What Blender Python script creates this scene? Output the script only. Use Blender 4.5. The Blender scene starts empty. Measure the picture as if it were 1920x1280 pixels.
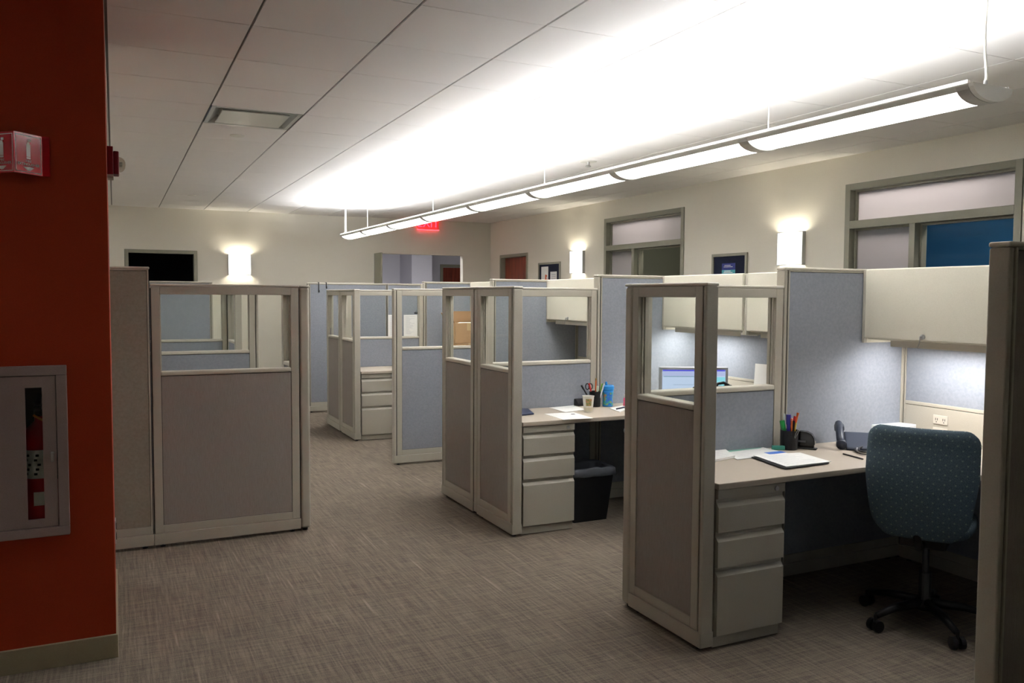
import bpy, bmesh, math, random
from mathutils import Vector, Matrix
random.seed(7)
C = bpy.context.scene.collection
PI = math.pi
# ------------------------------------------------------------------ camera
CAM = (0.0, 0.0, 1.5367)
FPX = 1555.71
def cam_axes(yaw, pitch, roll):
    yaw, pitch, roll = map(math.radians, (yaw, pitch, roll))
    cy, sy, cp, sp = math.cos(yaw), math.sin(yaw), math.cos(pitch), math.sin(pitch)
    F = Vector((sy*cp, cy*cp, sp)); R = Vector((cy, -sy, 0)); U = R.cross(F)
    c, s = math.cos(roll), math.sin(roll)
    return R*c+U*s, -R*s+U*c, F
AX, AY, AZ = cam_axes(25.5835, -3.1206, .3105)
def at(u, v, axis, val):
    """the point of the plane axis=val that the photograph shows at pixel (u, v)"""
    d = AX*((u-960)/FPX) - AY*((v-640)/FPX) + AZ
    i = 'xyz'.index(axis); t = (val-CAM[i])/d[i]
    return Vector(CAM)+d*t
cd = bpy.data.cameras.new('camera'); cam = bpy.data.objects.new('camera', cd); C.objects.link(cam)
cd.sensor_width = 36; cd.lens = FPX/1920*36; cd.clip_start = .05; cd.clip_end = 100
cam.matrix_world = Matrix(((AX.x, AY.x, -AZ.x, CAM[0]), (AX.y, AY.y, -AZ.y, CAM[1]), (AX.z, AY.z, -AZ.z, CAM[2]), (0, 0, 0, 1)))
bpy.context.scene.camera = cam

# ------------------------------------------------------------------ materials
def lin(c):
    return tuple(((x/255)/12.92 if x/255 <= .04045 else ((x/255+.055)/1.055)**2.4) for x in c)+(1,)
def base_mat(name, col, rough=.6, metal=0, spec=.5):
    m = bpy.data.materials.new(name); m.use_nodes = True
    b = m.node_tree.nodes['Principled BSDF']
    b.inputs['Base Color'].default_value = lin(col); b.inputs['Roughness'].default_value = rough
    b.inputs['Metallic'].default_value = metal; b.inputs['Specular IOR Level'].default_value = spec
    return m, m.node_tree, b
def coord(nt, scale, kind='Object'):
    t = nt.nodes.new('ShaderNodeTexCoord'); mp = nt.nodes.new('ShaderNodeMapping')
    mp.inputs['Scale'].default_value = scale; nt.links.new(t.outputs[kind], mp.inputs['Vector']); return mp.outputs[0]
def noise(nt, vec, scale, detail=2, rough=.5):
    n = nt.nodes.new('ShaderNodeTexNoise'); n.inputs['Scale'].default_value = scale
    n.inputs['Detail'].default_value = detail; n.inputs['Roughness'].default_value = rough
    nt.links.new(vec, n.inputs['Vector']); return n.outputs['Fac']
def ramp(nt, fac, stops):
    r = nt.nodes.new('ShaderNodeValToRGB'); e = r.color_ramp.elements
    while len(e) < len(stops): e.new(.5)
    for k, (p, c) in enumerate(stops): e[k].position = p; e[k].color = lin(c)
    nt.links.new(fac, r.inputs[0]); return r.outputs[0]
def bump(nt, b, h, strength, dist=.002):
    n = nt.nodes.new('ShaderNodeBump'); n.inputs['Strength'].default_value = strength; n.inputs['Distance'].default_value = dist
    nt.links.new(h, n.inputs['Height']); nt.links.new(n.outputs[0], b.inputs['Normal'])
def mixc(nt, fac, a, b, mode='MIX'):
    m = nt.nodes.new('ShaderNodeMix'); m.data_type = 'RGBA'; m.blend_type = mode
    if isinstance(fac, (int, float)): m.inputs[0].default_value = fac
    else: nt.links.new(fac, m.inputs[0])
    for k, s in ((6, a), (7, b)):
        if isinstance(s, tuple): m.inputs[k].default_value = s
        else: nt.links.new(s, m.inputs[k])
    return m.outputs[2]
def tone(c, d): return tuple(max(0, min(255, x+d)) for x in c)
def painted(name, col, rough=.5, var=4, bs=.05, spec=.4, sc=250):
    m, nt, b = base_mat(name, col, rough, 0, spec)
    v = coord(nt, (1, 1, 1)); f = noise(nt, v, sc, 2)
    nt.links.new(ramp(nt, f, [(.3, tone(col, -var)), (.7, tone(col, var))]), b.inputs['Base Color'])
    bump(nt, b, f, bs, .001); return m
def fabric(name, col, var=10, stretch=(1, 1, 1), sc=500):
    m, nt, b = base_mat(name, col, .95, 0, .15)
    f1 = noise(nt, coord(nt, (1, 1, 1)), sc, 3, .6)
    f2 = noise(nt, coord(nt, stretch), 60, 3, .6)
    c1 = ramp(nt, f1, [(.3, tone(col, -var)), (.7, tone(col, var))])
    c2 = ramp(nt, f2, [(.35, tone(col, -var*1.2)), (.65, tone(col, var*.8))])
    nt.links.new(mixc(nt, .5, c1, c2), b.inputs['Base Color']); bump(nt, b, f1, .3, .001)
    return m
def plain(name, col, rough=.5, metal=0, spec=.5): 
    return base_mat(name, col, rough, metal, spec)[0]
def emit(name, col, strength):
    m = bpy.data.materials.new(name); m.use_nodes = True; nt = m.node_tree; nt.nodes.clear()
    o = nt.nodes.new('ShaderNodeOutputMaterial'); e = nt.nodes.new('ShaderNodeEmission')
    e.inputs[0].default_value = lin(col); e.inputs[1].default_value = strength
    nt.links.new(e.outputs[0], o.inputs[0]); return m
def glass_mat(name, tint=(253, 254, 253), refl=.008):
    m = bpy.data.materials.new(name); m.use_nodes = True; nt = m.node_tree; nt.nodes.clear()
    o = nt.nodes.new('ShaderNodeOutputMaterial'); t = nt.nodes.new('ShaderNodeBsdfTransparent'); g = nt.nodes.new('ShaderNodeBsdfGlossy')
    mx = nt.nodes.new('ShaderNodeMixShader'); lw = nt.nodes.new('ShaderNodeLayerWeight'); lw.inputs[0].default_value = .5
    pw_ = nt.nodes.new('ShaderNodeMath'); pw_.operation = 'POWER'; pw_.inputs[1].default_value = 4.0; nt.links.new(lw.outputs['Facing'], pw_.inputs[0])
    fr = nt.nodes.new('ShaderNodeMath'); fr.operation = 'MULTIPLY_ADD'; fr.inputs[1].default_value = .16; fr.inputs[2].default_value = refl; nt.links.new(pw_.outputs[0], fr.inputs[0])
    t.inputs[0].default_value = lin(tint); g.inputs['Roughness'].default_value = .02
    nt.links.new(fr.outputs[0], mx.inputs[0]); nt.links.new(t.outputs[0], mx.inputs[1]); nt.links.new(g.outputs[0], mx.inputs[2])
    nt.links.new(mx.outputs[0], o.inputs[0]); return m
def frosted(name, col):
    m = bpy.data.materials.new(name); m.use_nodes = True; nt = m.node_tree; nt.nodes.clear()
    o = nt.nodes.new('ShaderNodeOutputMaterial'); t = nt.nodes.new('ShaderNodeBsdfTranslucent'); g = nt.nodes.new('ShaderNodeBsdfDiffuse')
    mx = nt.nodes.new('ShaderNodeMixShader'); mx.inputs[0].default_value = .25
    t.inputs[0].default_value = lin(col); g.inputs[0].default_value = lin(col)
    nt.links.new(t.outputs[0], mx.inputs[1]); nt.links.new(g.outputs[0], mx.inputs[2]); nt.links.new(mx.outputs[0], o.inputs[0]); return m

def carpet_mat():
    m, nt, b = base_mat('carpet', (120, 108, 96), .98, 0, .05)
    # long threads along the aisle, short cross threads, and fine pile
    fa = noise(nt, coord(nt, (95, 3.2, 1)), 1.0, 4, .7)
    fb = noise(nt, coord(nt, (5, 80, 1)), 1.0, 4, .7)
    fc = noise(nt, coord(nt, (1, 1, 1)), 260, 2, .6)
    fd = noise(nt, coord(nt, (42, 1.9, 1)), 1.0, 2, .4)
    A = ramp(nt, fa, [(.34, (62, 56, 52)), (.5, (118, 106, 94)), (.64, (158, 145, 130))])
    B = ramp(nt, fb, [(.36, (66, 62, 58)), (.5, (118, 106, 94)), (.64, (148, 140, 116))])
    Cc = ramp(nt, fc, [(.35, (82, 78, 78)), (.5, (118, 108, 98)), (.65, (148, 138, 118))])
    c = mixc(nt, .5, A, B); c = mixc(nt, .4, c, Cc)
    th = ramp(nt, fd, [(.66, (0, 0, 0)), (.74, (140, 140, 140))])
    c = mixc(nt, th, c, lin((185, 172, 156)))
    nt.links.new(c, b.inputs['Base Color']); bump(nt, b, fc, .5, .004); return m

M = {}
M['metal'] = painted('beige_powder_coat', (170, 164, 150), .45, 3, .04)
M['metal_cap'] = painted('beige_cap_paint', (196, 190, 176), .35, 2, .02)
M['bin'] = painted('cream_powder_coat', (200, 195, 178), .5, 3, .04)
M['blue'] = fabric('blue_grey_fabric', (138, 142, 150), 8)
M['taupe'] = fabric('taupe_wavy_fabric', (146, 139, 132), 14, (14, 14, .35))
M['khaki'] = fabric('khaki_grey_fabric', (146, 140, 126), 9)
M['glass'] = glass_mat('clear_glass')
M['wglass'] = glass_mat('window_glass', (250, 252, 252), .001)
M['dark'] = plain('dark_gap', (34, 30, 28), .8)
M['black'] = painted('black_plastic', (22, 22, 25), .4, 3)
M['wall'] = painted('cream_wall_paint', (218, 213, 199), .85, 2, .06, .2, 120)
M['ceil'] = painted('ceiling_tile', (243, 240, 236), .95, 2, .15, .1, 400)
M['orange'] = painted('burnt_orange_paint', (160, 56, 22), .75, 3, .05, .25, 200)
M['basebd'] = painted('taupe_rubber_base', (150, 138, 112), .6, 3)
M['carpet'] = carpet_mat()
M['lam'] = painted('taupe_laminate', (178, 166, 150), .4, 5, .02, .5, 700)
M['trimgreen'] = painted('grey_green_frame_paint', (138, 136, 120), .45, 2)
M['steel'] = plain('brushed_steel', (190, 190, 188), .3, .8)
M['white'] = painted('white_enamel', (225, 222, 212), .4, 2)
M['paper'] = painted('white_paper', (235, 234, 230), .9, 2)
def wood():
    m, nt, b = base_mat('cherry_veneer', (120, 50, 30), .4)
    f = noise(nt, coord(nt, (14, 14, .8)), 3, 4)
    nt.links.new(ramp(nt, f, [(.3, (92, 36, 20)), (.7, (140, 62, 38))]), b.inputs['Base Color']); return m
M['wood'] = wood()
M['cardboard'] = painted('cardboard', (178, 142, 104), .85, 5)
M['red'] = painted('red_plastic', (190, 18, 28), .35, 3)
M['darkred'] = painted('dark_red_enamel', (120, 12, 26), .4, 3)

# ------------------------------------------------------------------ mesh helpers
class MB:
    def __init__(s): s.bm = bmesh.new()
    def box(s, x0, y0, z0, x1, y1, z1, rot=None, piv=None):
        vs = [s.bm.verts.new((x, y, z)) for x in (x0, x1) for y in (y0, y1) for z in (z0, z1)]
        for f in ((0, 1, 3, 2), (4, 6, 7, 5), (0, 4, 5, 1), (2, 3, 7, 6), (0, 2, 6, 4), (1, 5, 7, 3)):
            s.bm.faces.new([vs[i] for i in f])
        if rot is not None:
            p = Vector(piv or ((x0+x1)/2, (y0+y1)/2, (z0+z1)/2))
            bmesh.ops.rotate(s.bm, verts=vs, cent=p, matrix=rot)
        return s
    def prism(s, pts, z0, z1):
        lo = [s.bm.verts.new((x, y, z0)) for x, y in pts]; hi = [s.bm.verts.new((x, y, z1)) for x, y in pts]
        s.bm.faces.new(hi); s.bm.faces.new(lo[::-1]); n = len(pts)
        for i in range(n): s.bm.faces.new((lo[i], lo[(i+1) % n], hi[(i+1) % n], hi[i]))
        return s
    def extr(s, prof, x0, x1, axis='x'):
        """profile given in the plane normal to axis, extruded along it"""
        def P(a, p): return (a, p[0], p[1]) if axis == 'x' else (p[0], a, p[1])
        A = [s.bm.verts.new(P(x0, p)) for p in prof]; B = [s.bm.verts.new(P(x1, p)) for p in prof]
        s.bm.faces.new(A); s.bm.faces.new(B[::-1]); n = len(prof)
        for i in range(n): s.bm.faces.new((A[i], B[i], B[(i+1) % n], A[(i+1) % n]))
        return s
    def tube(s, pts, r, n=8, r1=None):
        pts = [Vector(p) for p in pts]; rings = []
        for i, p in enumerate(pts):
            d = (pts[min(i+1, len(pts)-1)]-pts[max(i-1, 0)]).normalized()
            a = d.orthogonal().normalized() if i == 0 else (pa - d*pa.dot(d)).normalized()
            pa = a; b = d.cross(a)
            rr = r if r1 is None else r+(r1-r)*i/(len(pts)-1)
            rings.append([s.bm.verts.new(p+(a*math.cos(2*PI*k/n)+b*math.sin(2*PI*k/n))*rr) for k in range(n)])
        for A, B in zip(rings, rings[1:]):
            for k in range(n): s.bm.faces.new((A[k], A[(k+1) % n], B[(k+1) % n], B[k]))
        s.bm.faces.new(rings[0][::-1]); s.bm.faces.new(rings[-1]); return s
    def lathe(s, prof, cx=0, cy=0, n=24, close=False):
        rings = []
        for r, z in prof: rings.append([s.bm.verts.new((cx+r*math.cos(2*PI*k/n), cy+r*math.sin(2*PI*k/n), z)) for k in range(n)])
        if close: rings.append(rings[0])
        for A, B in zip(rings, rings[1:]):
            for k in range(n): s.bm.faces.new((A[k], A[(k+1) % n], B[(k+1) % n], B[k]))
        if not close: s.bm.faces.new(rings[0][::-1]); s.bm.faces.new(rings[-1])
        return s
    def build(s, name, mat, parent=None, bev=0, seg=2, smooth=False, label=None):
        bmesh.ops.recalc_face_normals(s.bm, faces=s.bm.faces)
        me = bpy.data.meshes.new(name); s.bm.to_mesh(me); s.bm.free()
        o = bpy.data.objects.new(name, me); C.objects.link(o)
        for m in (mat if isinstance(mat, list) else [mat]): me.materials.append(m)
        if parent is not None: o.parent = parent
        if smooth:
            for p in me.polygons: p.use_smooth = True
        if bev:
            b = o.modifiers.new('bevel', 'BEVEL'); b.width = bev; b.segments = seg; b.limit_method = 'ANGLE'; b.angle_limit = .7
            for p in me.polygons: p.use_smooth = True
            w = o.modifiers.new('wn', 'WEIGHTED_NORMAL')
        if label: o['label'] = label
        return o
def tag(o, label, cat, group=None, kind=None):
    o['label'] = label; o['category'] = cat
    if group: o['group'] = group
    if kind: o['kind'] = kind
    return o
def thing(name, label, cat, loc=(0, 0, 0), rz=0, group=None):
    o = bpy.data.objects.new(name, None); C.objects.link(o); o.location = loc; o.rotation_euler = (0, 0, rz)
    o.empty_display_size = .05
    return tag(o, label, cat, group)
def struct(name, mb, mat, parent=None, **k):
    o = mb.build(name, mat, parent, **k)
    if parent is None: o['kind'] = 'structure'
    return o
def dup(o, label, loc, rz=None, group=None):
    r = o.copy(); C.objects.link(r); r.location = loc
    if rz is not None: r.rotation_euler = (0, 0, rz)
    r['label'] = label
    if group: r['group'] = group
    for ch in list(o.children):
        c = ch.copy(); C.objects.link(c); c.parent = r
        for g in list(ch.children):
            d = g.copy(); C.objects.link(d); d.parent = c
    return r
def text_mesh(body, size, mat, parent, mtx, name='lettering', ext=.0006):
    cu = bpy.data.curves.new('t', 'FONT'); cu.body = body; cu.size = size; cu.align_x = 'CENTER'; cu.align_y = 'CENTER'; cu.extrude = ext
    o = bpy.data.objects.new('t', cu); C.objects.link(o)
    bpy.context.view_layer.update()
    me = bpy.data.meshes.new_from_object(o.evaluated_get(bpy.context.evaluated_depsgraph_get()))
    bpy.data.objects.remove(o); r = bpy.data.objects.new(name, me); C.objects.link(r); me.materials.clear(); me.materials.append(mat)
    r.parent = parent; r.matrix_local = mtx; return r
def frame_mtx(right, up, loc):
    right = Vector(right).normalized(); up = Vector(up).normalized(); n = right.cross(up)
    return Matrix(((right.x, up.x, n.x, loc[0]), (right.y, up.y, n.y, loc[1]), (right.z, up.z, n.z, loc[2]), (0, 0, 0, 1)))

# ------------------------------------------------------------------ room shell
ZC = 2.787; XR = 5.85; YB = 13.1; XL = -4.5; YN = -2.6; WT = .12
struct('floor', MB().box(XL, YN, -.05, 10.5, 19, 0), M['carpet'])
def ceiling():
    mb = MB()
    xs = []; x = -.012
    k0 = int((XL-x)/.612)-1
    for i in range(k0, 12):
        a = x+i*.612; b = a+.612
        a = max(a+.006, XL); b = min(b-.006, XR)
        if b-a < .02: continue
        for j in range(-12, 18):
            c = 3.465+.6075*j; d = c+.6075; c = max(c+.0025, YN); d = min(d-.0025, YB)
            if d-c < .02: continue
            if i == 1 and j == 4: continue        # the supply diffuser fills this cell
            mb.box(a, c, ZC, b, d, ZC+.02)
    o = struct('ceiling', mb, M['ceil'])
    g = MB().box(XL, YN, ZC+.009, .606, YB, ZC+.04).box(1.206, YN, ZC+.009, XR, YB, ZC+.04).box(.606, YN, ZC+.009, 1.206, 5.9, ZC+.04).box(.606, 6.5, ZC+.009, 1.206, YB, ZC+.04)
    struct('ceiling_grid', g, painted('grey_ceiling_grid', (120, 118, 114), .6), o)
ceiling()
def R(u, v): return at(u, v, 'x', XR)
def B(u, v): return at(u, v, 'y', YB)
W1 = (R(1921, 302).y, R(1587, 345).y); W2 = (R(1284, 391).y, R(1134, 409).y); D3 = (R(990, 473).y, R(938, 478).y)
Z1 = R(1587, 345).z-.005; Z2 = R(1134, 409).z-.01; Z3 = R(960, 476).z
# right wall with its three openings
wr = MB()
segs = [(YN, W1[0]), (W1[1], W2[0]), (W2[1], D3[0]), (D3[1], YB+WT)]
for a, b in segs: wr.box(XR, a, 0, XR+WT, b, ZC+.05)
for (a, b), z in ((W1, Z1), (W2, Z2), (D3, Z3)): wr.box(XR, a, z, XR+WT, b, ZC+.05)
struct('wall_right', wr, M['wall'])
DB = (B(233, 467).x, B(370, 469).x); OB = (B(701, 476).x, B(868, 478).x); ZD = B(300, 468).z; ZO = B(780, 477).z
wb = MB()
for a, b in ((XL-WT, DB[0]), (DB[1], OB[0]), (OB[1], XR)): wb.box(a, YB, 0, b, YB+WT, ZC+.05)
wb.box(DB[0], YB, ZD, DB[1], YB+WT, ZC+.05); wb.box(OB[0], YB, ZO, OB[1], YB+WT, ZC+.05)
struct('wall_back', wb, M['wall'])
struct('wall_left', MB().box(XL-WT, YN, 0, XL, YB, ZC+.05), M['wall'])
struct('wall_near', MB().box(XL-WT, YN-WT, 0, XR+WT, YN, ZC+.05), M['wall'])
# burnt orange wall end
XO = -.02; YO = 3.83
oc = struct('wall_orange', MB().box(-2.2, YO, 0, XO, 4.75, ZC-.002), M['orange'])
struct('baseboard_orange', MB().box(-2.2, YO-.012, 0, XO+.008, 4.752, .10), M['basebd'], None, bev=.003)
for nm, bx in (('baseboard_right', [(XR-.012, YN, XR, W1[0]), (XR-.012, W1[1], XR, W2[0]), (XR-.012, W2[1], XR, D3[0])]), ('baseboard_back', [(XL, YB-.012, DB[0], YB), (DB[1], YB-.012, OB[0], YB), (OB[1], YB-.012, XR-.012, YB)])):
    m = MB()
    for a in bx: m.box(a[0], a[1], 0, a[2], a[3], .10)
    struct(nm, m, M['basebd'])

# dark room behind the left doorway
dm = M['dark']
r = MB().box(DB[0]-.6, YB+2, 0, DB[1]+.6, YB+2.1, 2.7).box(DB[0]-.7, YB+WT, 0, DB[0]-.6, YB+2, 2.7).box(DB[1]+.6, YB+WT, 0, DB[1]+.7, YB+2, 2.7).box(DB[0]-.6, YB+WT, 2.6, DB[1]+.6, YB+2, 2.7)
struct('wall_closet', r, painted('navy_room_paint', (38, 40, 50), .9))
def door_frame(name, a, b, z, plane, axis, w=.05, depth=.12, proud=.012):
    m = MB()
    def bx(p0, p1, z0, z1):
        if axis == 'y': m.box(p0, plane-proud, z0, p1, plane+depth, z1)
        else: m.box(plane-proud, p0, z0, plane+depth, p1, z1)
    bx(a, a+w, 0, z); bx(b-w, b, 0, z); bx(a+w, b-w, z-w, z)
    return struct(name, m, M['trimgreen'], None, bev=.003)
door_frame('door_1', DB[0]+.002, DB[1]-.002, ZD-.002, YB, 'y')
f3 = door_frame('door_3', D3[0]+.002, D3[1]-.002, Z3-.002, XR, 'x')
struct('door_leaf', MB().box(XR+.07, D3[0]+.055, .01, XR+.11, D3[1]-.055, Z3-.055), M['wood'], f3)
# corridor beyond the wide opening
pw = painted('pale_lavender_grey_paint', (196, 196, 206), .85)
YC = 17.0
c = MB().box(2.2, YC, 0, 9.0, YC+.1, 2.75).box(2.1, YB+WT, 0, 2.2, YC, 2.75).box(9.0, YB+WT, 0, 9.1, YC, 2.75)
xl_ = at(750, 500, 'y', YC).x; yf_ = at(772, 500, 'x', xl_).y
c.box(xl_, yf_, 0, at(810, 500, 'y', yf_).x, YC, 2.75)
struct('wall_corridor', c, pw)
struct('ceiling_corridor', MB().box(2.1, YB+WT, 2.75, 9.1, YC+.1, 2.8), M['ceil'])
dl, dr = at(825, 497, 'y', YC).x, at(875, 497, 'y', YC).x
f2 = door_frame('door_2', dl, dr+.35, at(850, 496, 'y', YC).z, YC-.02, 'y', .06, .018)
struct('door_leaf', MB().box(dl+.065, YC-.03, .01, dr+.285, YC-.005, at(850, 496, 'y', YC).z-.07), M['wood'], f2)
struct('trim_1', MB().box(OB[0]+.002, YB-.004, 0, OB[0]+.03, at(717, 500, 'x', OB[0]+.03).y, ZO-.002), M['trimgreen'])
ln = MB().box(3.4, 13.7, 2.735, 6.0, 14.3, 2.749)
o = ln.build('ceiling_light', emit('corridor_lamp', (250, 248, 250), 4.0)); tag(o, 'flat ceiling light panel in the corridor beyond the wide opening', 'light')

# offices behind the right wall
def office(k, y0, y1, colour, x1, lamp, strength):
    m = MB().box(x1, y0-.1, 0, x1+.1, y1+.1, 2.8).box(XR+WT+.002, y0-.1, 0, x1, y0, 2.8).box(XR+WT+.002, y1, 0, x1, y1+.1, 2.8)
    struct('wall_office_%d' % k, m, colour)
    struct('ceiling_office_%d' % k, MB().box(XR+WT+.002, y0-.1, 2.8, x1+.1, y1+.1, 2.85), M['ceil'])
    o = MB().box(*lamp).build('ceiling_light', emit('office_lamp_%d' % k, (255, 244, 238), strength))
    return o
o = office(1, 2.6, 8.0-.45, painted('blue_office_paint', (56, 122, 170), .8), 9.4, (6.15, 4.0, 2.72, 6.45, 5.6, 2.76), 7.0)
tag(o, 'office ceiling light behind the frosted transom of the nearer window', 'light')
o = office(2, 7.75, 11.2, painted('grey_green_office_paint', (150, 154, 140), .8), 8.8, (6.15, 8.1, 2.72, 6.45, 9.3, 2.76), 5.0)
tag(o, 'office ceiling light behind the frosted transom of the farther window', 'light')
frost = frosted('frosted_glass', (190, 188, 188))
def window(n, span, ztop, umull, vtrans0, vtrans1, label=None):
    y0, y1 = span[0]+.002, span[1]-.002; w = .055
    ym = R(umull, 450).y; zt1 = R(*vtrans0).z; zt0 = R(*vtrans1).z
    m = MB()
    def bx(a, b, c, d, x0=XR-.012, x1=XR+.13): m.box(x0, a, c, x1, b, d)
    bx(y0, y0+w, 0, ztop-.002); bx(y1-w, y1, 0, ztop-.002); bx(y0+w, y1-w, ztop-w, ztop-.002)
    bx(y0+w, y1-w, zt0, zt1); bx(ym-w/2, ym+w/2, 0, zt0)
    # stepped glazing stops
    for a, b, c, d in ((y0+w, y1-w, zt1, ztop-w), (y0+w, ym-w/2, 0, zt0), (ym+w/2, y1-w, 0, zt0)):
        s = .018
        m.box(XR+.05, a, c, XR+.11, a+s, d).box(XR+.05, b-s, c, XR+.11, b, d).box(XR+.05, a+s, d-s, XR+.11, b-s, d)
    f = struct('window_%d' % n, m, M['trimgreen'], None, bev=.002)
    s = .018
    struct('transom_pane', MB().box(XR+.075, y0+w+s, zt1, XR+.081, y1-w-s, ztop-w-s), frost, f)
    struct('sidelight_pane', MB().box(XR+.075, ym+w/2+s, 0.02, XR+.081, y1-w-s, zt0-s), frost, f)
    struct('clear_pane', MB().box(XR+.075, y0+w+s, 0.02, XR+.081, ym-w/2-s, zt0-s), M['wglass'], f)
window(1, W1, Z1, 1711, (1650, 409), (1650, 424))
window(2, W2, Z2, 1188, (1200, 455), (1200, 465))

# ------------------------------------------------------------------ partitions
ZL = 1.60; ZT = 1.70; T = .065; H2 = T/2
NEARX = 2.256; XC = NEARX+H2; XS = 4.152+H2
def partition(p0, p1, label, glazed, front, back, group=None, trim0=False, trim1=False, raceway=None, h=None):
    """p0->p1 centre line; front is the face on the right-hand side of that direction (local -y)"""
    p0, p1 = Vector(p0), Vector(p1); L = (p1-p0).length; rz = math.atan2(p1.y-p0.y, p1.x-p0.x)
    t = thing('cubicle_partition', label, 'cubicle partition', (p0.x, p0.y, 0), rz, group)
    h = h or (ZL if glazed else ZT); th = .028
    w = .048 if glazed else .010
    a, b = .006, L-.006
    if trim0:
        a = .030; MB().box(.002, -H2, .03, .024, H2, h-.016).build('end_trim', M['metal'], t, bev=.007, seg=3)
    if trim1:
        b = L-.030; MB().box(L-.024, -H2, .03, L-.002, H2, h-.016).build('end_trim', M['metal'], t, bev=.007, seg=3)
    zb, ztp = .088, h-.016
    fr = MB().box(a, -H2, zb, a+w, H2, ztp).box(b-w, -H2, zb, b, H2, ztp)
    fr.box(a+w, -H2, zb, b-w, H2, .135).box(a+w, -H2, ztp-(.048 if glazed else .008), b-w, H2, ztp)
    fr.build('frame', M['metal'], t, bev=.002, seg=1)
    MB().box(.022 if trim0 else .0015, -.026, .06, a+.001, .026, ztp-.01).box(b-.001, -.026, .06, L-(.022 if trim1 else .0015), .026, ztp-.01).build('joint_channel', M['dark'], t)
    zf1 = 1.045 if glazed else ztp-.008
    zf0 = .135
    for s, m in ((-1, front), (1, back)):
        y0, y1 = sorted((s*(H2-.003), s*(H2-.012)))
        if raceway and s == raceway:
            g_ = .003 if glazed else .002
            MB().box(a+w+g_, y0, .945, b-w-g_, y1, zf1-g_).build('fabric_panel', m, t)
            MB().box(a+w, y0, zf0, b-w, y1, .72).build('fabric_panel', m, t)
            yy0, yy1 = sorted((s*(H2-.001), s*(H2-.012)))
            rc = MB().box(a+w, yy0, .925, b-w, yy1, .945).box(a+w, yy0, .755, b-w, yy1, .922).box(a+w, yy0, .72, b-w, yy1, .752)
            rc.build('power_raceway', M['metal'], t, bev=.002, seg=1)
        else:
            g_ = .003 if glazed else .002
            MB().box(a+w+g_, y0, zf0+g_, b-w-g_, y1, zf1-g_).build('fabric_panel', m, t)
    MB().box(a+.008, -(H2-.009), zf0-.02, b-.008, H2-.009, zf1+.0).build('core', M['dark'], t)
    if glazed:
        MB().box(a+w, -H2-.002, 1.045, b-w, H2+.002, 1.072).build('sill', M['metal_cap'], t, bev=.008, seg=3)
        MB().box(a+w, -.003, 1.072, b-w, .003, ztp-.048).build('glass_pane', M['glass'], t)
        st = MB()
        for s in (-1, 1):
            y0, y1 = sorted((s*.004, s*.012))
            st.box(a+w, y0, 1.072, a+w+.006, y1, ztp-.048).box(b-w-.006, y0, 1.072, b-w, y1, ztp-.048)
        st.build('glazing_bead', M['metal'], t)
    MB().box(0, -H2-.001, h-.015, L, H2+.001, h).build('top_cap', M['metal_cap'], t, bev=.006, seg=3)
    MB().box(0.001, -H2-.003, .018, L-.001, H2+.003, .086).build('base_cover', M['metal'], t, bev=.004, seg=2)
    for x in (.05, L-.05):
        MB().lathe([(.016, 0), (.016, .006), (.006, .008), (.006, .02)], x, 0, 12).build('levelling_foot', M['black'], t)
    return t
def post(x, y, h, label, rounded=.018):
    t = thing('partition_post', label, 'post', (x, y, 0))
    MB().box(-H2, -H2, .018, H2, H2, h-.014).build('post_sleeve', M['metal'], t, bev=rounded, seg=4)
    MB().box(-H2-.001, -H2-.001, h-.014, H2+.001, H2+.001, h).build('post_cap', M['metal_cap'], t, bev=.006, seg=2)
    MB().lathe([(.016, 0), (.016, .018)], 0, 0, 12).build('levelling_foot', M['black'], t)
    return t
BL, TA, KH = M['blue'], M['taupe'], M['khaki']
YN1 = 1.548; Y1 = 3.403; Y2 = 5.30; Y3 = 7.205; Y4 = 9.135; Y5 = 10.90
XT = 3.223
G = None
# right row, from the camera backwards
partition((NEARX+.026, YN1), (4.13, YN1), 'tall brown fabric partition closest to the camera at the right edge', False, TA, BL, trim0=True)
partition((XC, 2.808), (XC, Y1-H2), 'glazed end partition of the nearest cubicle beside its drawers, brown below', True, BL, TA, trim0=True)
post(XC, Y1, ZL, 'corner post at the back of the nearest glazed end partition')
partition((XC+H2, Y1), (XT, Y1), 'low glazed blue partition behind the papers on the nearest desk', True, BL, BL)
partition((XT, Y1), (4.152, Y1), 'tall blue fabric partition behind the black stapler in the nearest cubicle', False, BL, BL, trim0=True)
partition((XC, 4.689), (XC, Y2-H2), 'glazed end partition beside the drawers of the second cubicle, brown below', True, BL, TA, trim0=True)
post(XC, Y2, ZL, 'post joining the pair of glazed end partitions in the middle')
partition((XC+H2, Y2), (XT, Y2), 'low glazed blue partition behind the paper cup and pens', True, BL, BL)
partition((XT, Y2), (4.152, Y2), 'tall blue fabric partition behind the blue sippy cup', False, BL, BL, trim0=True)
partition((XC, Y2+H2), (XC, 5.955), 'glazed end partition on the far side of the middle pair, brown below', True, BL, TA, trim1=True)
partition((NEARX, Y3), (XT, Y3), 'low glazed blue partition facing the camera, between the middle pair and the farthest drawers', True, BL, BL, trim0=True)
partition((XT, Y3), (4.152, Y3), 'tall blue partition behind the glazed one that ends nearest the cardboard boxes', False, BL, BL, trim0=True)
partition((XC, 8.53), (XC, Y4-H2), 'glazed end partition beside the farthest visible drawers', True, BL, TA, trim0=True)
post(XC, Y4, ZL, 'post between the two farthest glazed end partitions')
partition((XC+H2, Y4), (XT, Y4), 'low glazed blue partition above the farthest drawers, white sheets on its glass', True, BL, BL)
partition((XT, Y4), (4.152, Y4), 'tall blue partition behind the cardboard boxes', False, BL, BL, trim0=True)
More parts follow.
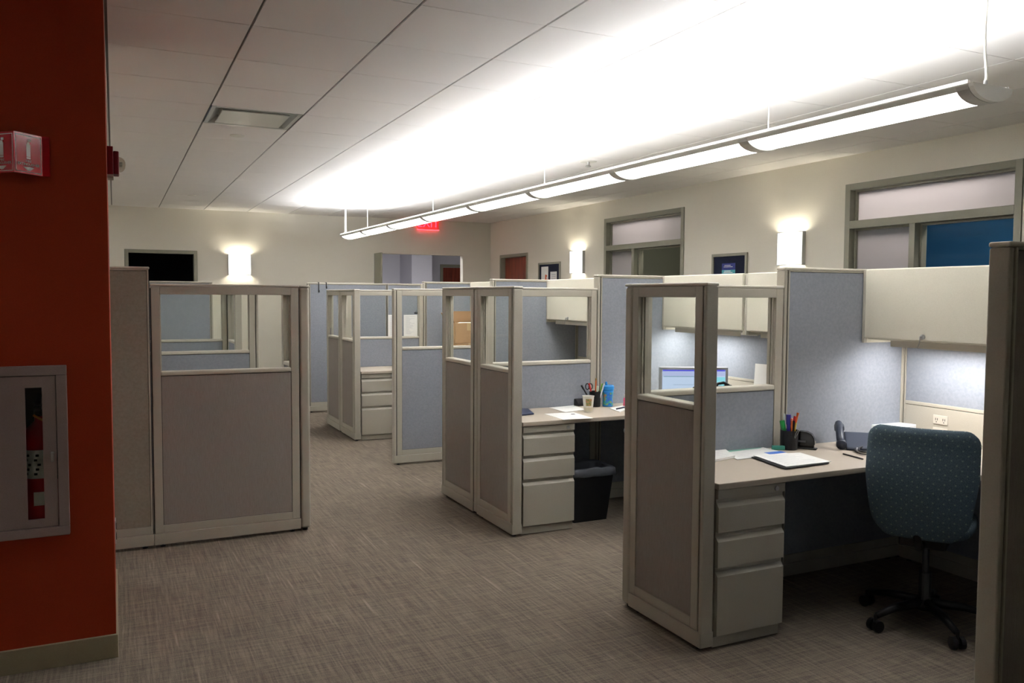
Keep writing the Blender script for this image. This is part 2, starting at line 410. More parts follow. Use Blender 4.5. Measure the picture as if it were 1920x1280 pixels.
partition((XC, Y4+H2), (XC, 9.793), 'farthest glazed end partition on the aisle with a small blue sticker', True, BL, TA, trim1=True)
partition((NEARX, Y5), (3.325, Y5), 'tall blue partition closing the far end of the row, coat hook on top', False, BL, BL, trim0=True)
partition((3.325, Y5), (4.152, Y5), 'right half of the tall blue partition at the far end of the row', False, BL, BL)
# spine
ys = [YN1, Y1, Y2, Y3, Y4, Y5]
sl = ['spine partition with outlets behind the teal chair', 'spine partition behind the lit monitor', 'spine partition behind the third cubicle bins',
      'spine partition behind the cardboard boxes', 'spine partition at the far end of the row']
spines = []
for k in range(5):
    a, b = ys[k]+H2, ys[k+1]-H2
    if k == 0: a = YN1-H2
    spines.append(partition((XS, b), (XS, a), 'tall blue ' + sl[k], False, BL, TA, raceway=-1))
for k, y in enumerate(ys[1:]):
    post(XS, y, ZT, ['post in the rear corner of the nearest cubicle', 'post in the rear corner by the monitor', 'post in the rear corner of the third cubicle',
                  'post in the rear corner behind the cardboard boxes', 'post in the farthest rear corner of the row'][k])
# outlet and data plate on the nearest spine panel (local x runs from Y1 towards the camera)
sp = spines[0]; L0 = Y1-H2
def onspine(y): return L0-y
pl = MB().box(onspine(3.165), -H2-.004, .835, onspine(3.075), -H2+.001, .885).build('outlet_plate', M['metal_cap'], sp, bev=.002)
sl_ = MB()
for xo in (.022, .068):
    for dx in (-.007, .005): sl_.box(onspine(3.165)+xo+dx, -H2-.0048, .855, onspine(3.165)+xo+dx+.003, -H2-.0035, .868)
    sl_.box(onspine(3.165)+xo-.003, -H2-.0048, .844, onspine(3.165)+xo+.003, -H2-.0035, .849)
sl_.build('outlet_slots', M['dark'], pl)
MB().box(onspine(3.165), -H2-.003, .765, onspine(3.075), -H2+.001, .815).build('data_plate', M['metal_cap'], sp, bev=.002)

# left block
LX0, LXM, LX1 = -1.7, .19, 1.07
XP = LX1+H2
LY = [5.4325, 7.30, 9.21]
partition((LXM-1.2, LY[0]), (LXM, LY[0]), 'tall khaki grey fabric partition beside the orange wall', False, KH, BL)
partition((LXM, LY[0]), (LX1, LY[0]), 'wide glazed partition at left front with brown fabric below the glass', True, TA, BL)
post(XP, LY[0], ZL, 'rounded end post of the wide glazed partition at left front')
partition((XP, LY[0]+H2), (XP, 6.05), 'glazed side partition behind the left front end post', True, TA, BL, trim1=True)
partition((LXM-1.2, LY[1]), (LXM, LY[1]), 'tall blue partition hidden behind the khaki grey one', False, BL, BL)
partition((LXM, LY[1]), (LX1+.03, LY[1]), 'middle low glazed blue partition seen through the left front window', True, BL, BL, trim1=True)
partition((LXM-1.2, LY[2]), (LXM, LY[2]), 'tall blue partition left of the rear glazed partition', False, BL, BL)
partition((LXM, LY[2]), (LX1, LY[2]), 'rear low glazed blue partition seen through the left front window', True, BL, BL)
post(XP, LY[2], ZL, 'end post of the rear glazed partition in the left block')
partition((XP, 8.57), (XP, LY[2]-H2), 'glazed side partition in front of the rear left end post', True, TA, BL, trim0=True)
partition((LXM-1.2, 11.1), (1.12, 11.1), 'tall blue partition at the back of the left block before the dark doorway', False, BL, BL, trim1=True)

# ------------------------------------------------------------------ overhead bins
def overhead_bin(ya, yb, label, x_front=3.80, key=True, lockat=.5, light=True, group='overhead bins along the spine'):
    """hangs on the spine between y=ya (far) and y=yb (near), door facing the aisle"""
    L = ya-yb; D = 4.150-x_front
    t = thing('overhead_bin', label, 'overhead cabinet', (4.150, ya, 1.286), -PI/2, group)
    # local x from far to near, local y from spine (0) to front (-D)
    MB().box(0, -D+.02, 0, .018, 0, .41).box(L-.018, -D+.02, 0, L, 0, .41).box(.018, -D+.02, .39, L-.018, 0, .41).box(.018, -D+.03, .02, L-.018, 0, .036).box(.018, -.01, .036, L-.018, 0, .39).build('body', M['bin'], t, bev=.003)
    MB().extr([(-D, .035), (-D, .405), (-D+.006, .413), (-D+.018, .413), (-D+.018, .03), (-D+.004, .026)], .019 if True else 0, L-.003).build('door', M['bin'], t, bev=.003)
    MB().box(0, -D+.001, 0, .0175, -D+.0195, .411).build('side_trim', M['metal'], t, bev=.003)
    if key:
        lk = MB(); x = L*lockat
        lk.tube([(x, -D-.008, .05), (x, -D+.004, .05)], .013, 14); k = lk.build('lock', M['steel'], t)
        MB().tube([(x-.002, -D-.022, .050), (x-.002, -D-.007, .050)], .0028, 6).box(x-.004, -D-.026, .020, x+.001, -D-.023, .052).tube([(x-.002, -D-.025, .02), (x-.006, -D-.026, .008), (x-.012, -D-.025, -.008)], .002, 6).build('key', M['steel'], k)
    if light:
        tl = MB().box(L*.12, -D+.045, -.014, L*.92, -D+.055, .018).box(L*.12, -D+.055, .012, L*.92, -D+.20, .018).box(L*.12, -D+.20, -.014, L*.92, -D+.21, .018).build('task_light', M['metal_cap'], t)
        if light == 'on':
            MB().box(L*.13, -D+.075, .006, L*.55, -D+.185, .0115).build('lamp_lens', emit('task_lamp', (252, 250, 250), 13.0), tl)
    return t
overhead_bin(Y1-H2-.002, 2.05, 'cream overhead bin above the teal chair, key in its lock', lockat=.30, light='on')
overhead_bin(Y2-H2-.002, 4.36, 'cream overhead bin above the lit monitor', lockat=.52, light='on')
overhead_bin(4.335, Y1+H2+.01, 'cream overhead bin seen above the nearest glazed end, right of the monitor one', lockat=.9, key=False, light=True)
overhead_bin(Y3-H2-.002, 6.23, 'cream overhead bin with a key above the third cubicle in shadow', lockat=.46)
overhead_bin(6.20, Y2+H2+.01, 'cream overhead bin just behind the tall partition with the sippy cup', key=False, light=False)
overhead_bin(Y4-H2-.002, 8.17, 'cream overhead bin above the cardboard boxes', key=False, light=False)
overhead_bin(Y5-H2-.002, 9.98, 'farthest cream overhead bin at the end of the row', key=False, light=False)
# ------------------------------------------------------------------ worksurfaces and pedestals
def worksurface(pts, label, legs=()):
    xs = [p[0] for p in pts]; ys_ = [p[1] for p in pts]
    cx, cy = (min(xs)+max(xs))/2, (min(ys_)+max(ys_))/2
    t = thing('desk', label, 'desk', (cx, cy, 0))
    MB().prism([(x-cx, y-cy) for x, y in pts], .709, .737).build('worktop', M['lam'], t, bev=.004, seg=2)
    for x, y in legs:
        MB().box(x-cx-.02, y-cy-.25, 0, x-cx+.02, y-cy+.25, .012).box(x-cx-.015, y-cy-.03, .012, x-cx+.015, y-cy+.03, .709).build('support_leg', M['dark'], t, bev=.002)
    return t
e = .003
def ldesk(yf, yn, sgn, label):
    """L desk: main run along the partition at yf, return along the spine to yn"""
    A = yf-sgn*(H2+e); F = A-sgn*.575
    pts = [(2.325, F), (3.25, F), (3.54, F-sgn*.335), (3.54, yn), (4.148, yn), (4.148, A), (2.325, A)]
    if sgn < 0: pts = pts[::-1]
    return worksurface(pts, label, [(4.02, (yn+F)/2)])
ldesk(Y1, YN1+H2+e, 1, 'taupe L-shaped desk in the nearest cubicle, in front of the teal chair')
ldesk(Y2, Y1+H2+e, 1, 'taupe L-shaped desk in the second cubicle carrying the paper cup')
ldesk(Y2+.0, Y3-H2-e, -1, 'L-shaped desk of the third cubicle hidden behind the middle glazed pair')
ldesk(Y4, Y3+H2+e, 1, 'taupe L-shaped desk above the farthest visible drawers')
ldesk(Y4, Y5-H2-e, -1, 'L-shaped desk in the farthest cubicle of the right row')
def pedestal(x, yfront, label, rz=0):
    t = thing('drawer_pedestal', label, 'drawer unit', (x, yfront, 0), rz, 'three-drawer pedestals')
    W = .378; D = .53
    MB().box(0, .014, .055, W, D, .706).box(.012, .03, .0, W-.012, D-.01, .055).build('body', M['metal'], t, bev=.002)
    MB().box(.0, .0, .664, W, .014, .706).build('pencil_drawer', M['metal'], t, bev=.003)
    lk = MB().tube([(W-.05, -.007, .684), (W-.05, .002, .684)], .011, 14).build('lock', M['steel'], t)
    for z0, z1, nm in ((.518, .650, 'box_drawer'), (.364, .500, 'box_drawer'), (.062, .346, 'file_drawer')):
        MB().extr([(-.004, z0), (-.004, z1-.022), (.0, z1-.018), (.013, z1-.002), (.0138, z0)], 0.001, W-.001).build(nm, M['metal'], t, bev=.0015)
    MB().box(-.0, .022, .004, W, .0295, .05).build('toe_kick', M['metal'], t)
    return t
pedestal(2.334, 2.806, 'beige three-drawer pedestal under the nearest desk')
pedestal(2.334, 4.702, 'beige three-drawer pedestal beside the black waste bin')
pedestal(2.334, 8.545, 'farthest beige three-drawer pedestal, partly behind the mid-row glazed partition')

# ------------------------------------------------------------------ pendant light
FW = .25; fz = 2.38
ribs = [2.19, 3.48, 4.73, 5.94, 7.13, 8.35, 9.50, 10.58, 11.56]
A0 = Vector((3.03, 2.19, fz)); A1 = Vector((2.86, 11.56, fz))
yawf = math.atan2(-(A1.x-A0.x), A1.y-A0.y)
t = thing('pendant_light', 'long white pendant light with glowing curved panels hanging over the cubicles', 'light', (A0.x, A0.y, fz), yawf)
lampM = emit('fluorescent_diffuser', (250, 252, 250), 1.6)
upM = emit('fluorescent_uplight', (248, 250, 255), 31.0)
DP = .062
def arc(off, n=10, a0=0., a1=PI):
    return [(FW/2-(FW/2-off)*math.cos(a0+(a1-a0)*k/n), -(DP-off)*math.sin(a0+(a1-a0)*k/n)) for k in range(n+1)]
def shell(mb, y0, y1, o1, o2, a0, a1):
    p = arc(o1, 12, a0, a1)+arc(o2, 12, a0, a1)[::-1]
    mb.extr(p, y0, y1, 'y')
Ltot = ribs[-1]-ribs[0]
def ringcap(y0, y1):
    m = MB(); p = arc(0, 14); m.extr(p, y0, y1, 'y'); return m
ringcap(-.004, .016).build('end_cap', M['white'], t)
ringcap(Ltot-.016, Ltot+.004).build('end_cap', M['white'], t)
for s in (0, 1):
    m = MB(); x = 0 if s == 0 else FW
    sx = 1 if s == 0 else -1
    m.extr([(x-sx*.002, -.004), (x-sx*.002, .012), (x+sx*.010, .012), (x+sx*.022, -.020), (x+sx*.012, -.024)], .017, Ltot-.017, 'y')
    MB().extr([(x-sx*.0045, .0), (x-sx*.0045, .013), (x-sx*.0022, .013), (x-sx*.0022, .0)], .017, Ltot-.017, 'y').build('added_edge_glow', emit('added_edge_glow_emission', (250, 250, 246), .5), t)  # emissive strip added so the rail's upper edge reads as a bright line
    m.build('side_rail', painted('grey_rail_paint', (205, 202, 192), .4), t)
for k, y in enumerate(ribs):
    yy = y-ribs[0]; w = .035
    a, b = (.017, .07) if k == 0 else ((Ltot-.05, Ltot-.017) if k == len(ribs)-1 else (yy-w, yy+w))
    m = MB(); shell(m, a, b, -.001, .010, .12, PI-.12); m.build('rib', painted('grey_rib_paint', (180, 177, 168), .4), t)
    if k < len(ribs)-1:
        c0 = .07 if k == 0 else yy+w; c1 = ribs[k+1]-ribs[0]-(w if k < len(ribs)-2 else .05)
        m = MB(); shell(m, c0+.001, c1-.001, .003, .006, .2, PI-.2); m.build('diffuser', lampM, t)
        MB().box(.075, c0+.03, -.030, .175, c1-.03, -.024, Matrix.Rotation(-.30, 3, 'Y')).build('lamp_tray', upM, t)
for y in (3.42, 5.87, 8.30, 10.66):
    yy = y-ribs[0]
    MB().tube([(FW/2, yy, .0), (FW/2, yy, ZC-fz)], .0022, 6).box(.0, yy-.006, .0, FW, yy+.006, .004).build('suspension_cable', M['white'], t)
MB().tube([(.170, .06, -.01), (.174, .06, .06), (.160, .06, .16), (.158, .06, .26), (.168, .06, ZC-fz)], .005, 8).build('power_cord', M['white'], t)
MB().tube([(.155, .05, .0), (.155, .05, .035)], .007, 8).build('cable_gripper', M['steel'], t)
MB().tube([(.07, Ltot-.03, 0), (.07, Ltot-.03, ZC-fz)], .012, 10).build('feed_conduit', M['white'], t)

# unseen copy of the pendant, added to brighten the left side of the room
dup(t, 'added unseen copy of the long pendant light, brightening the left cubicles behind the orange wall', (-3.0, 3.3, fz), 0)
# ------------------------------------------------------------------ wall sconces
sconceM = emit('sconce_glass', (255, 252, 240), .9); bulbM = emit('sconce_bulb', (255, 246, 224), 90)
def sconce(loc, rz, label, w=.32, h=.30):
    t = thing('wall_sconce', label, 'wall lamp', loc, rz, 'wall sconces')   # local -y away from the wall
    MB().box(-w/2+.03, -.012, -h/2+.03, w/2-.03, -.001, h/2-.03).build('back_plate', M['steel'], t)
    m = MB(); n = 12; d = .10
    o_ = [(-w/2+.006+(w-.012)*k/n, -.025-(d-.025)*math.sin(PI*k/n)**.6) for k in range(n+1)]
    i_ = [(x*.97, y+.006) for x, y in o_]
    p = o_+i_[::-1]
    m.prism(p, -h/2, h/2); m.build('shade', sconceM, t)
    fr = MB()
    for z in (-h/2-.004, h/2-.004):
        for (a, b), (c_, d_) in zip(o_, o_[1:]):
            fr.prism([(a, b-.004), (c_, d_-.004), (c_, d_+.004), (a, b+.004)][::-1], z, z+.008)
    for x in (-w/2, w/2-.008): fr.box(x, -.04, -h/2-.004, x+.008, -.001, h/2+.004)
    fr.build('metal_frame', M['steel'], t)
    MB().tube([(0, -.05, -h/2+.05), (0, -.05, h/2-.012)], .016, 10).build('bulb', bulbM, t)
    return t
q = R(1463, 438); q2 = R(1463, 498); q3 = R(1511, 436)
sconce((XR, (q.y+q3.y)/2, (q.z+q2.z)/2), -PI/2, 'glowing white wall sconce between the nearer window and the framed poster', q.y-q3.y, q.z-q2.z)
q = R(1073, 472); q2 = R(1073, 513); q3 = R(1097, 472)
sconce((XR, (q.y+q3.y)/2, (q.z+q2.z)/2), -PI/2, 'glowing white wall sconce between the farther window and the pinboard', q.y-q3.y, q.z-q2.z)
q = B(427, 477); q2 = B(427, 515); q3 = B(470, 478)
sconce(((q.x+q3.x)/2, YB, (q.z+q2.z)/2), 0, 'glowing white wall sconce on the back wall right of the dark doorway', q3.x-q.x, q.z-q2.z)

# ------------------------------------------------------------------ exit sign
q = B(783, 432); q3 = B(820, 432)
cx = (q.x+q3.x)/2; zz = q.z
t = thing('exit_sign', 'red edge-lit EXIT sign on the back wall partly behind the pendant light', 'sign', (cx, YB-.03, zz+.02))
MB().box(-.19, -.004, .0, .19, .004, .19).build('acrylic_panel', glass_mat('exit_acrylic', (255, 225, 225)), t)
MB().box(-.20, -.02, .19, .20, .029, .23).build('sign_housing', M['white'], t, bev=.004)
MB().box(-.19, -.007, -.012, .19, .007, .0).build('glow_edge', emit('exit_edge', (255, 70, 80), 1.2), t)
text_mesh('EXIT', .185, emit('exit_red', (255, 30, 45), 3.0), t, frame_mtx((1, 0, 0), (0, 0, 1), (0, -.007, .095)), 'exit_lettering', .002)
# ------------------------------------------------------------------ ceiling fittings
t = thing('air_diffuser', 'square metal air supply diffuser set in the ceiling at left', 'ceiling vent', (.906, 6.2, ZC))
m = MB()
p0, p1 = .298, .272
for s in range(4):
    rot = Matrix.Rotation(s*PI/2, 4, 'Z')
    vs = [Vector((-p0, -p0, 0)), Vector((p0, -p0, 0)), Vector((p1, -p1, .0)), Vector((-p1, -p1, .0)), Vector((-.215, -.215, .05)), Vector((.215, -.215, .05))]
    w = [m.bm.verts.new(rot @ v) for v in vs]
    m.bm.faces.new((w[0], w[1], w[2], w[3])); m.bm.faces.new((w[3], w[2], w[5], w[4]))
m.box(-.215, -.215, .05, .215, .215, .055)
m.build('flared_frame', plain('diffuser_metal', (190, 192, 186), .35, .6), t)
MB().box(-.225, -.225, -.006, .225, .225, .002).build('face_plate', plain('diffuser_plate', (206, 206, 196), .35, .3), t, bev=.006, seg=3)
def dot(u, v, r, label, name='sprinkler_cover'):
    p = at(u, v, 'z', ZC)
    o = MB().lathe([(r*1.0, -.006), (r*1.06, -.003), (r*1.06, 0)], 0, 0, 24).build(name, M['white']); o.location = p; tag(o, label, 'sprinkler cover')
dot(445, 254, .055, 'white round concealed sprinkler cover beside the air diffuser')
dot(360, 366, .05, 'round concealed sprinkler cover in the ceiling near the back wall')
p = at(1103, 303, 'z', ZC)
t = thing('fire_sprinkler', 'small pendant sprinkler head hanging from the ceiling above the long light', 'sprinkler', p)
MB().lathe([(.075, -.004), (.08, 0)], 0, 0, 24).build('escutcheon', M['white'], t)
MB().lathe([(.02, -.05), (.028, -.045), (.012, -.03), (.014, -.004)], 0, 0, 16).build('head', M['steel'], t)
p = at(1045, 338, 'z', ZC)
t = thing('return_grille', 'grey slotted return air grille in the ceiling beyond the pendant light', 'ceiling vent', (4.59, 7.9, ZC-.002))
m = MB().box(-.29, -.29, -.006, .29, -.27, 0).box(-.29, .27, -.006, .29, .29, 0).box(-.29, -.27, -.006, -.27, .27, 0).box(.27, -.27, -.006, .29, .27, 0)
for k in range(9): m.box(-.27, -.24+k*.06, -.006, .27, -.225+k*.06, 0)
m.build('grille_frame', M['white'], t); MB().box(-.27, -.27, -.0012, .27, .27, -.0002).build('grille_back', M['dark'], t)

# ------------------------------------------------------------------ orange wall fittings
def O(u, v, y=None): return at(u, v, 'y', YO if y is None else y)
# extinguisher cabinet: frame standing proud of the wall, recess behind a slotted door
yc = YO-.035
xr = O(124, 690, yc).x; zt = O(119, 685, yc).z; zb = O(128, 1002, yc).z; W = .46
t = thing('fire_extinguisher_cabinet', 'grey metal wall cabinet with a narrow window showing a red extinguisher', 'cabinet', (xr, YO, zb))
Hh = zt-zb
w = .038
# local: x from -W to 0, y 0 at wall
s0, s1 = O(46, 727, yc).x-xr, O(80, 727, yc).x-xr-.004
sz1, sz0 = O(60, 727, yc).z-zb, O(60, 975, yc).z-zb
m = MB()
m.box(-W, -.035, 0, 0, -.002, w).box(-W, -.035, Hh-w, 0, -.002, Hh).box(-W, -.035, w, -W+w, -.002, Hh-w).box(-w, -.035, w, 0, -.002, Hh-w)
cabM = painted('dull_grey_enamel', (150, 130, 126), .5, 3)
m.build('cabinet_frame', cabM, t, bev=.003)
m = MB()
g = .003
m.box(-W+w+g, -.031, w+g, s0, -.021, Hh-w-g).box(s1, -.031, w+g, -w-g, -.021, Hh-w-g).box(s0, -.031, w+g, s1, -.021, sz0).box(s0, -.031, sz1, s1, -.021, Hh-w-g)
dr_ = m.build('cabinet_door', cabM, t)
MB().box(s0, -.027, sz0, s1, -.025, sz1).build('door_window', M['glass'], dr_)
MB().box(-.062, -.045, Hh*.47-.02, -.052, -.032, Hh*.47+.02).tube([(-.057, -.045, Hh*.47+.018), (-.05, -.05, Hh*.47+.018)], .004, 8).build('handle', M['steel'], dr_, bev=.002)
# the recess is cut into the wall end: rebuild wall with a pocket
bpy.data.objects.remove(oc)
X0, X1_ = xr-W+.01, xr-.01; ZB0, ZB1 = zb+.01, zt-.01
wm = MB()
wm.box(-2.2, YO, 0, X0, 4.75, ZC-.002).box(X1_, YO, 0, XO, 4.75, ZC-.002).box(X0, YO, 0, X1_, 4.75, ZB0).box(X0, YO, ZB1, X1_, 4.75, ZC-.002).box(X0, YO+.2, ZB0, X1_, 4.75, ZB1)
struct('wall_orange', wm, M['orange'])
MB().box(-W+.012, .185, .012, -.012, .195, Hh-.012).box(-W+.012, -.0, .012, -W+.018, .185, Hh-.012).box(-.018, 0, .012, -.012, .185, Hh-.012).box(-W+.018, 0, .012, -.018, .185, .018).build('recess_liner', painted('dark_grey_liner', (70, 66, 64), .6), t)
ex = thing('fire_extinguisher', 'red fire extinguisher inside the wall cabinet', 'fire extinguisher', (xr+(s0+s1)/2+.01, YO+.085, zb+.0185))
MB().lathe([(.05, 0), (.06, .01), (.062, .03), (.062, .36), (.055, .40), (.03, .43), (.018, .44), (.018, .46)], 0, 0, 28).build('cylinder', M['red'], ex, smooth=True)
MB().lathe([(.0626, .21), (.0632, .212), (.0632, .325), (.0626, .327)], 0, 0, 28).build('white_label', M['paper'], ex, smooth=True)
lb = MB()
for k in range(5):
    for j in range(3):
        an = -PI/2-.75+j*.55+.1*k % .3; z = .225+k*.019
        lb.box(.0634*math.cos(an)-.006, .0634*math.sin(an)-.0015, z, .0634*math.cos(an)+.006, .0634*math.sin(an)+.001, z+.009)
lb.build('label_print', M['dark'], ex)
MB().box(-.022, -.066, .10, .025, -.060, .155).build('inspection_tag', M['paper'], ex)
MB().tube([(0, 0, .46), (0, 0, .50)], .02, 12).box(-.012, -.08, .49, .012, .05, .503).box(-.01, -.09, .525, .01, .05, .533, Matrix.Rotation(.2, 3, 'X')).build('valve_handle', M['black'], ex, bev=.002)
MB().tube([(.0, -.02, .48), (.045, -.04, .45), (.06, -.045, .38), (.066, -.03, .2)], .009, 8).build('hose', M['black'], ex)
MB().box(-.02, -.075, .455, .03, -.07, .463, Matrix.Rotation(.6, 3, 'Y')).build('safety_seal', painted('amber_plastic', (200, 110, 40), .5), ex)
# V-shaped sign
ze = O(25, 245, YO-.1).z; zb_ = O(25, 322, YO-.1).z
pe = O(26, 280, YO-.10); pb = O(79, 280, YO-.012)
t = thing('fire_extinguisher_sign', 'red V-shaped FIRE EXTINGUISHER sign projecting from the orange wall', 'sign', (pe.x, YO, zb_))
Hs = ze-zb_; dx = pb.x-pe.x; th = .002
m = MB()
def facebox(mb, x0, y0, x1, y1, z0, z1, th=.0025):
    d = Vector((x1-x0, y1-y0)); n = Vector((-d.y, d.x)).normalized()*th
    mb.prism([(x0, y0), (x1, y1), (x1+n.x, y1+n.y), (x0+n.x, y0+n.y)], z0, z1)
facebox(m, 0, -.10, dx, -.012, 0, Hs); facebox(m, -dx, -.012, 0, -.10, 0, Hs)
m.box(dx-.004, -.012, 0, dx+.026, -.009, Hs).box(-dx-.026, -.012, 0, -dx+.004, -.009, Hs)
m.box(-dx, -.009, .02, dx, -.001, .03).box(-dx, -.009, Hs-.03, dx, -.001, Hs-.02)
m.build('sign_panel', plain('glossy_red_plastic', (196, 14, 28), .12), t)
wl = plain('sign_white', (235, 225, 222), .4)
def sign_face(x0, y0, x1, y1):
    d = Vector((x1-x0, y1-y0, 0)); Lf = d.length; d.normalize()
    mt = frame_mtx(d, (0, 0, 1), ((x0+x1)/2, (y0+y1)/2, 0))
    def fb(mb, a, b, c, e_): mb.box(a, c, .0, b, e_, .0007)
    g = MB(); bw = .0022; q = Lf/2-.006
    fb(g, -q, q, .006, .006+bw); fb(g, -q, q, Hs-.010, Hs-.010+bw); fb(g, -q, -q+bw, .006, Hs-.010); fb(g, q-bw, q, .006, Hs-.010)
    # extinguisher pictogram
    fb(g, -.009, .009, Hs*.43, Hs*.74); fb(g, -.006, .006, Hs*.74, Hs*.79); fb(g, -.003, .011, Hs*.80, Hs*.86); fb(g, -.009, .009, Hs*.37, Hs*.42)
    g.bm.verts.ensure_lookup_table()
    tri = [(-.024, Hs*.17), (.024, Hs*.17), (.006, Hs*.08), (-.006, Hs*.08)]
    lo = [g.bm.verts.new((a, b, .0007)) for a, b in tri]; g.bm.faces.new(lo)
    o = g.build('sign_pictogram', wl, t); o.matrix_local = mt @ Matrix.Translation((0, 0, .0003))
    text_mesh('FIRE', .014, wl, t, mt @ Matrix.Translation((0, Hs*.315, .0006)), 'sign_lettering', .0003)
    text_mesh('EXTINGUISHER', Lf*.112, wl, t, mt @ Matrix.Translation((0, Hs*.235, .0006)), 'sign_lettering', .0003)
sign_face(0, -.10, dx, -.012); sign_face(-dx, -.012, 0, -.10)
# strobe on the narrow side of the orange wall
z0 = at(206, 335, 'y', 4.1).z; z1 = at(206, 277, 'y', 4.1).z
t = thing('fire_alarm_strobe', 'dark red fire alarm strobe with clear lens on the orange wall end', 'fire alarm', (XO, 4.1, z0))
h = z1-z0
MB().box(.001, -.05, .0, .026, .05, h*.10).build('back_box_edge', M['metal'], t)
MB().box(.001, -.05, h*.10, .026, .05, h).build('mounting_box', M['darkred'], t, bev=.002)
MB().box(.026, -.045, h*.12, .049, .045, h*.86).build('horn_body', M['darkred'], t, bev=.004)
m = MB(); n = 10
prof = []
for k in range(n+1):
    a = PI*k/n-PI/2; prof.append((.049+.026*math.cos(a), h*.47+.030*math.sin(a)))
m2 = m.extr([(x, z) for x, z in prof], -.028, .028, 'y'); m.build('strobe_lens', glass_mat('strobe_lens_plastic', (232, 226, 220)), t, smooth=False)
MB().tube([(.05, -.012, h*.47), (.062, -.012, h*.47)], .011, 10).build('flash_reflector', M['steel'], t)
t = thing('wall_outlet', 'steel outlet cover on the narrow end of the orange wall', 'outlet', (XO, 4.3, .42))
MB().box(.001, -.035, -.055, .006, .035, .055).build('cover_plate', M['steel'], t, bev=.002)
MB().box(.006, -.014, -.04, .009, .014, -.01).box(.006, -.014, .01, .009, .014, .04).build('receptacle', M['black'], t)

# ------------------------------------------------------------------ wall boards on the right wall
def board(uv0, uv1, vbot_z, label, cat, name):
    a = R(*uv0); b = R(*uv1); w = a.y-b.y; zt = a.z
    t = thing(name, label, cat, (XR, (a.y+b.y)/2, vbot_z), -PI/2)
    h = zt-vbot_z; f = .03
    MB().box(-w/2, -.02, 0, w/2, -.001, f).box(-w/2, -.02, h-f, w/2, -.001, h).box(-w/2, -.02, f, -w/2+f, -.001, h-f).box(w/2-f, -.02, f, w/2, -.001, h-f).build('board_frame', M['trimgreen'], t, bev=.002)
    MB().box(-w/2+f, -.008, f, w/2-f, -.001, h-f).build('board_face', fabric('navy_board_cloth_'+name, (34, 38, 54), 4), t)
    return t, w, h
t, w, h = board((1337, 477), (1403, 471), 1.35, 'framed dark board with a blue and green notice between sconce and farther window', 'notice board', 'notice_board')
def flat(parent, x0, x1, z0, z1, y, mat, name): return MB().box(x0, y-.001, z0, x1, y, z1).build(name, mat, parent)
# notice hangs on it
a = R(1355, 494); b = R(1380, 494)
nx0 = -(a.y-t.location.y); nx1 = -(b.y-t.location.y); nz = a.z-1.35
nt_ = thing('notice', 'blue and green printed notice on the framed dark board', 'notice', (XR, t.location.y, 1.35), -PI/2)
bands = [((58, 66, 140), .07), ((70, 150, 160), .05), ((96, 150, 130), .03), ((70, 80, 150), .06), ((60, 70, 140), .12)]
z = nz
for k, (c_, hh) in enumerate(bands):
    flat(nt_, nx0, nx1, z-hh, z, -.0085, painted('notice_band_%d' % k, c_, .6, 2), 'printed_band'); 
    for j in range(2):
        if k in (0, 1, 3): flat(nt_, nx0+.03+j*.01, nx1-.04-j*.03, z-hh*.5-.006+j*.016, z-hh*.5+j*.016, -.0097, M['paper'], 'text_line')
    z -= hh
t, w, h = board((1011, 493), (1052, 489), 1.35, 'navy pinboard with two white sheets between the wooden door and the sconce', 'notice board', 'notice_board')
def onboard(u): return -(R(u, 500).y-t.location.y)
z = R(1020, 500).z-1.35
s = thing('pinned_sheet', 'white sheet with an orange drawing pinned on the navy board', 'paper', (XR, t.location.y, 1.35), -PI/2)
flat(s, onboard(1016), onboard(1029), z-.30, z, -.0085, M['paper'], 'sheet')
om = painted('orange_print', (222, 96, 52), .7)
g = MB(); cxx = onboard(1024); g.box(cxx-.03, -.0098, z-.30, cxx+.11, -.009, z-.19).box(cxx-.01, -.0098, z-.19, cxx+.03, -.009, z-.12).box(cxx+.02, -.0098, z-.15, cxx+.05, -.009, z-.13); g.build('orange_figure', om, s)
z = R(1040, 509).z-1.35
s = thing('pinned_sheet', 'smaller white note pinned right of the orange drawing', 'paper', (XR, t.location.y, 1.35), -PI/2)
flat(s, onboard(1033), onboard(1045), z-.16, z, -.0085, M['paper'], 'sheet')
for k in range(3): flat(s, onboard(1034)+.02, onboard(1044)-.02, z-.05-k*.03, z-.043-k*.03, -.0097, painted('grey_print_%d' % k, (150, 150, 165), .8), 'text_line')

# ------------------------------------------------------------------ small things: far cubicles
def hook(u, v0, v1, label):
    p = at(u, v0, 'y', Y5-H2); q_ = at(u, v1, 'y', Y5-H2)
    o = MB().box(-.006, -.006, q_.z-ZT, .006, -.003, .004).box(-.006, -.006, .003, .006, .05, .006).box(-.006, -.03, q_.z-ZT, .006, -.006, q_.z-ZT+.006).box(-.006, -.033, q_.z-ZT, .006, -.028, q_.z-ZT+.03).build('coat_hook', M['black'])
    o.location = (p.x, Y5-H2, ZT); tag(o, label, 'hook')
hook(597.5, 530, 548, 'longer black coat hook over the far tall partition, nearer its left end')
hook(611.5, 530, 541, 'shorter black coat hook over the far tall partition')
p = at(619, 622, 'x', XC-.004)
o = MB().box(-.001, -.04, -.045, .0, .04, .045).box(-.0015, -.02, -.02, -.001, .02, .02).build('sticker', painted('blue_sticker', (40, 60, 110), .6)); o.location = (XC-.004, p.y, p.z); tag(o, 'small dark blue sticker on the farthest aisle glass', 'sticker')
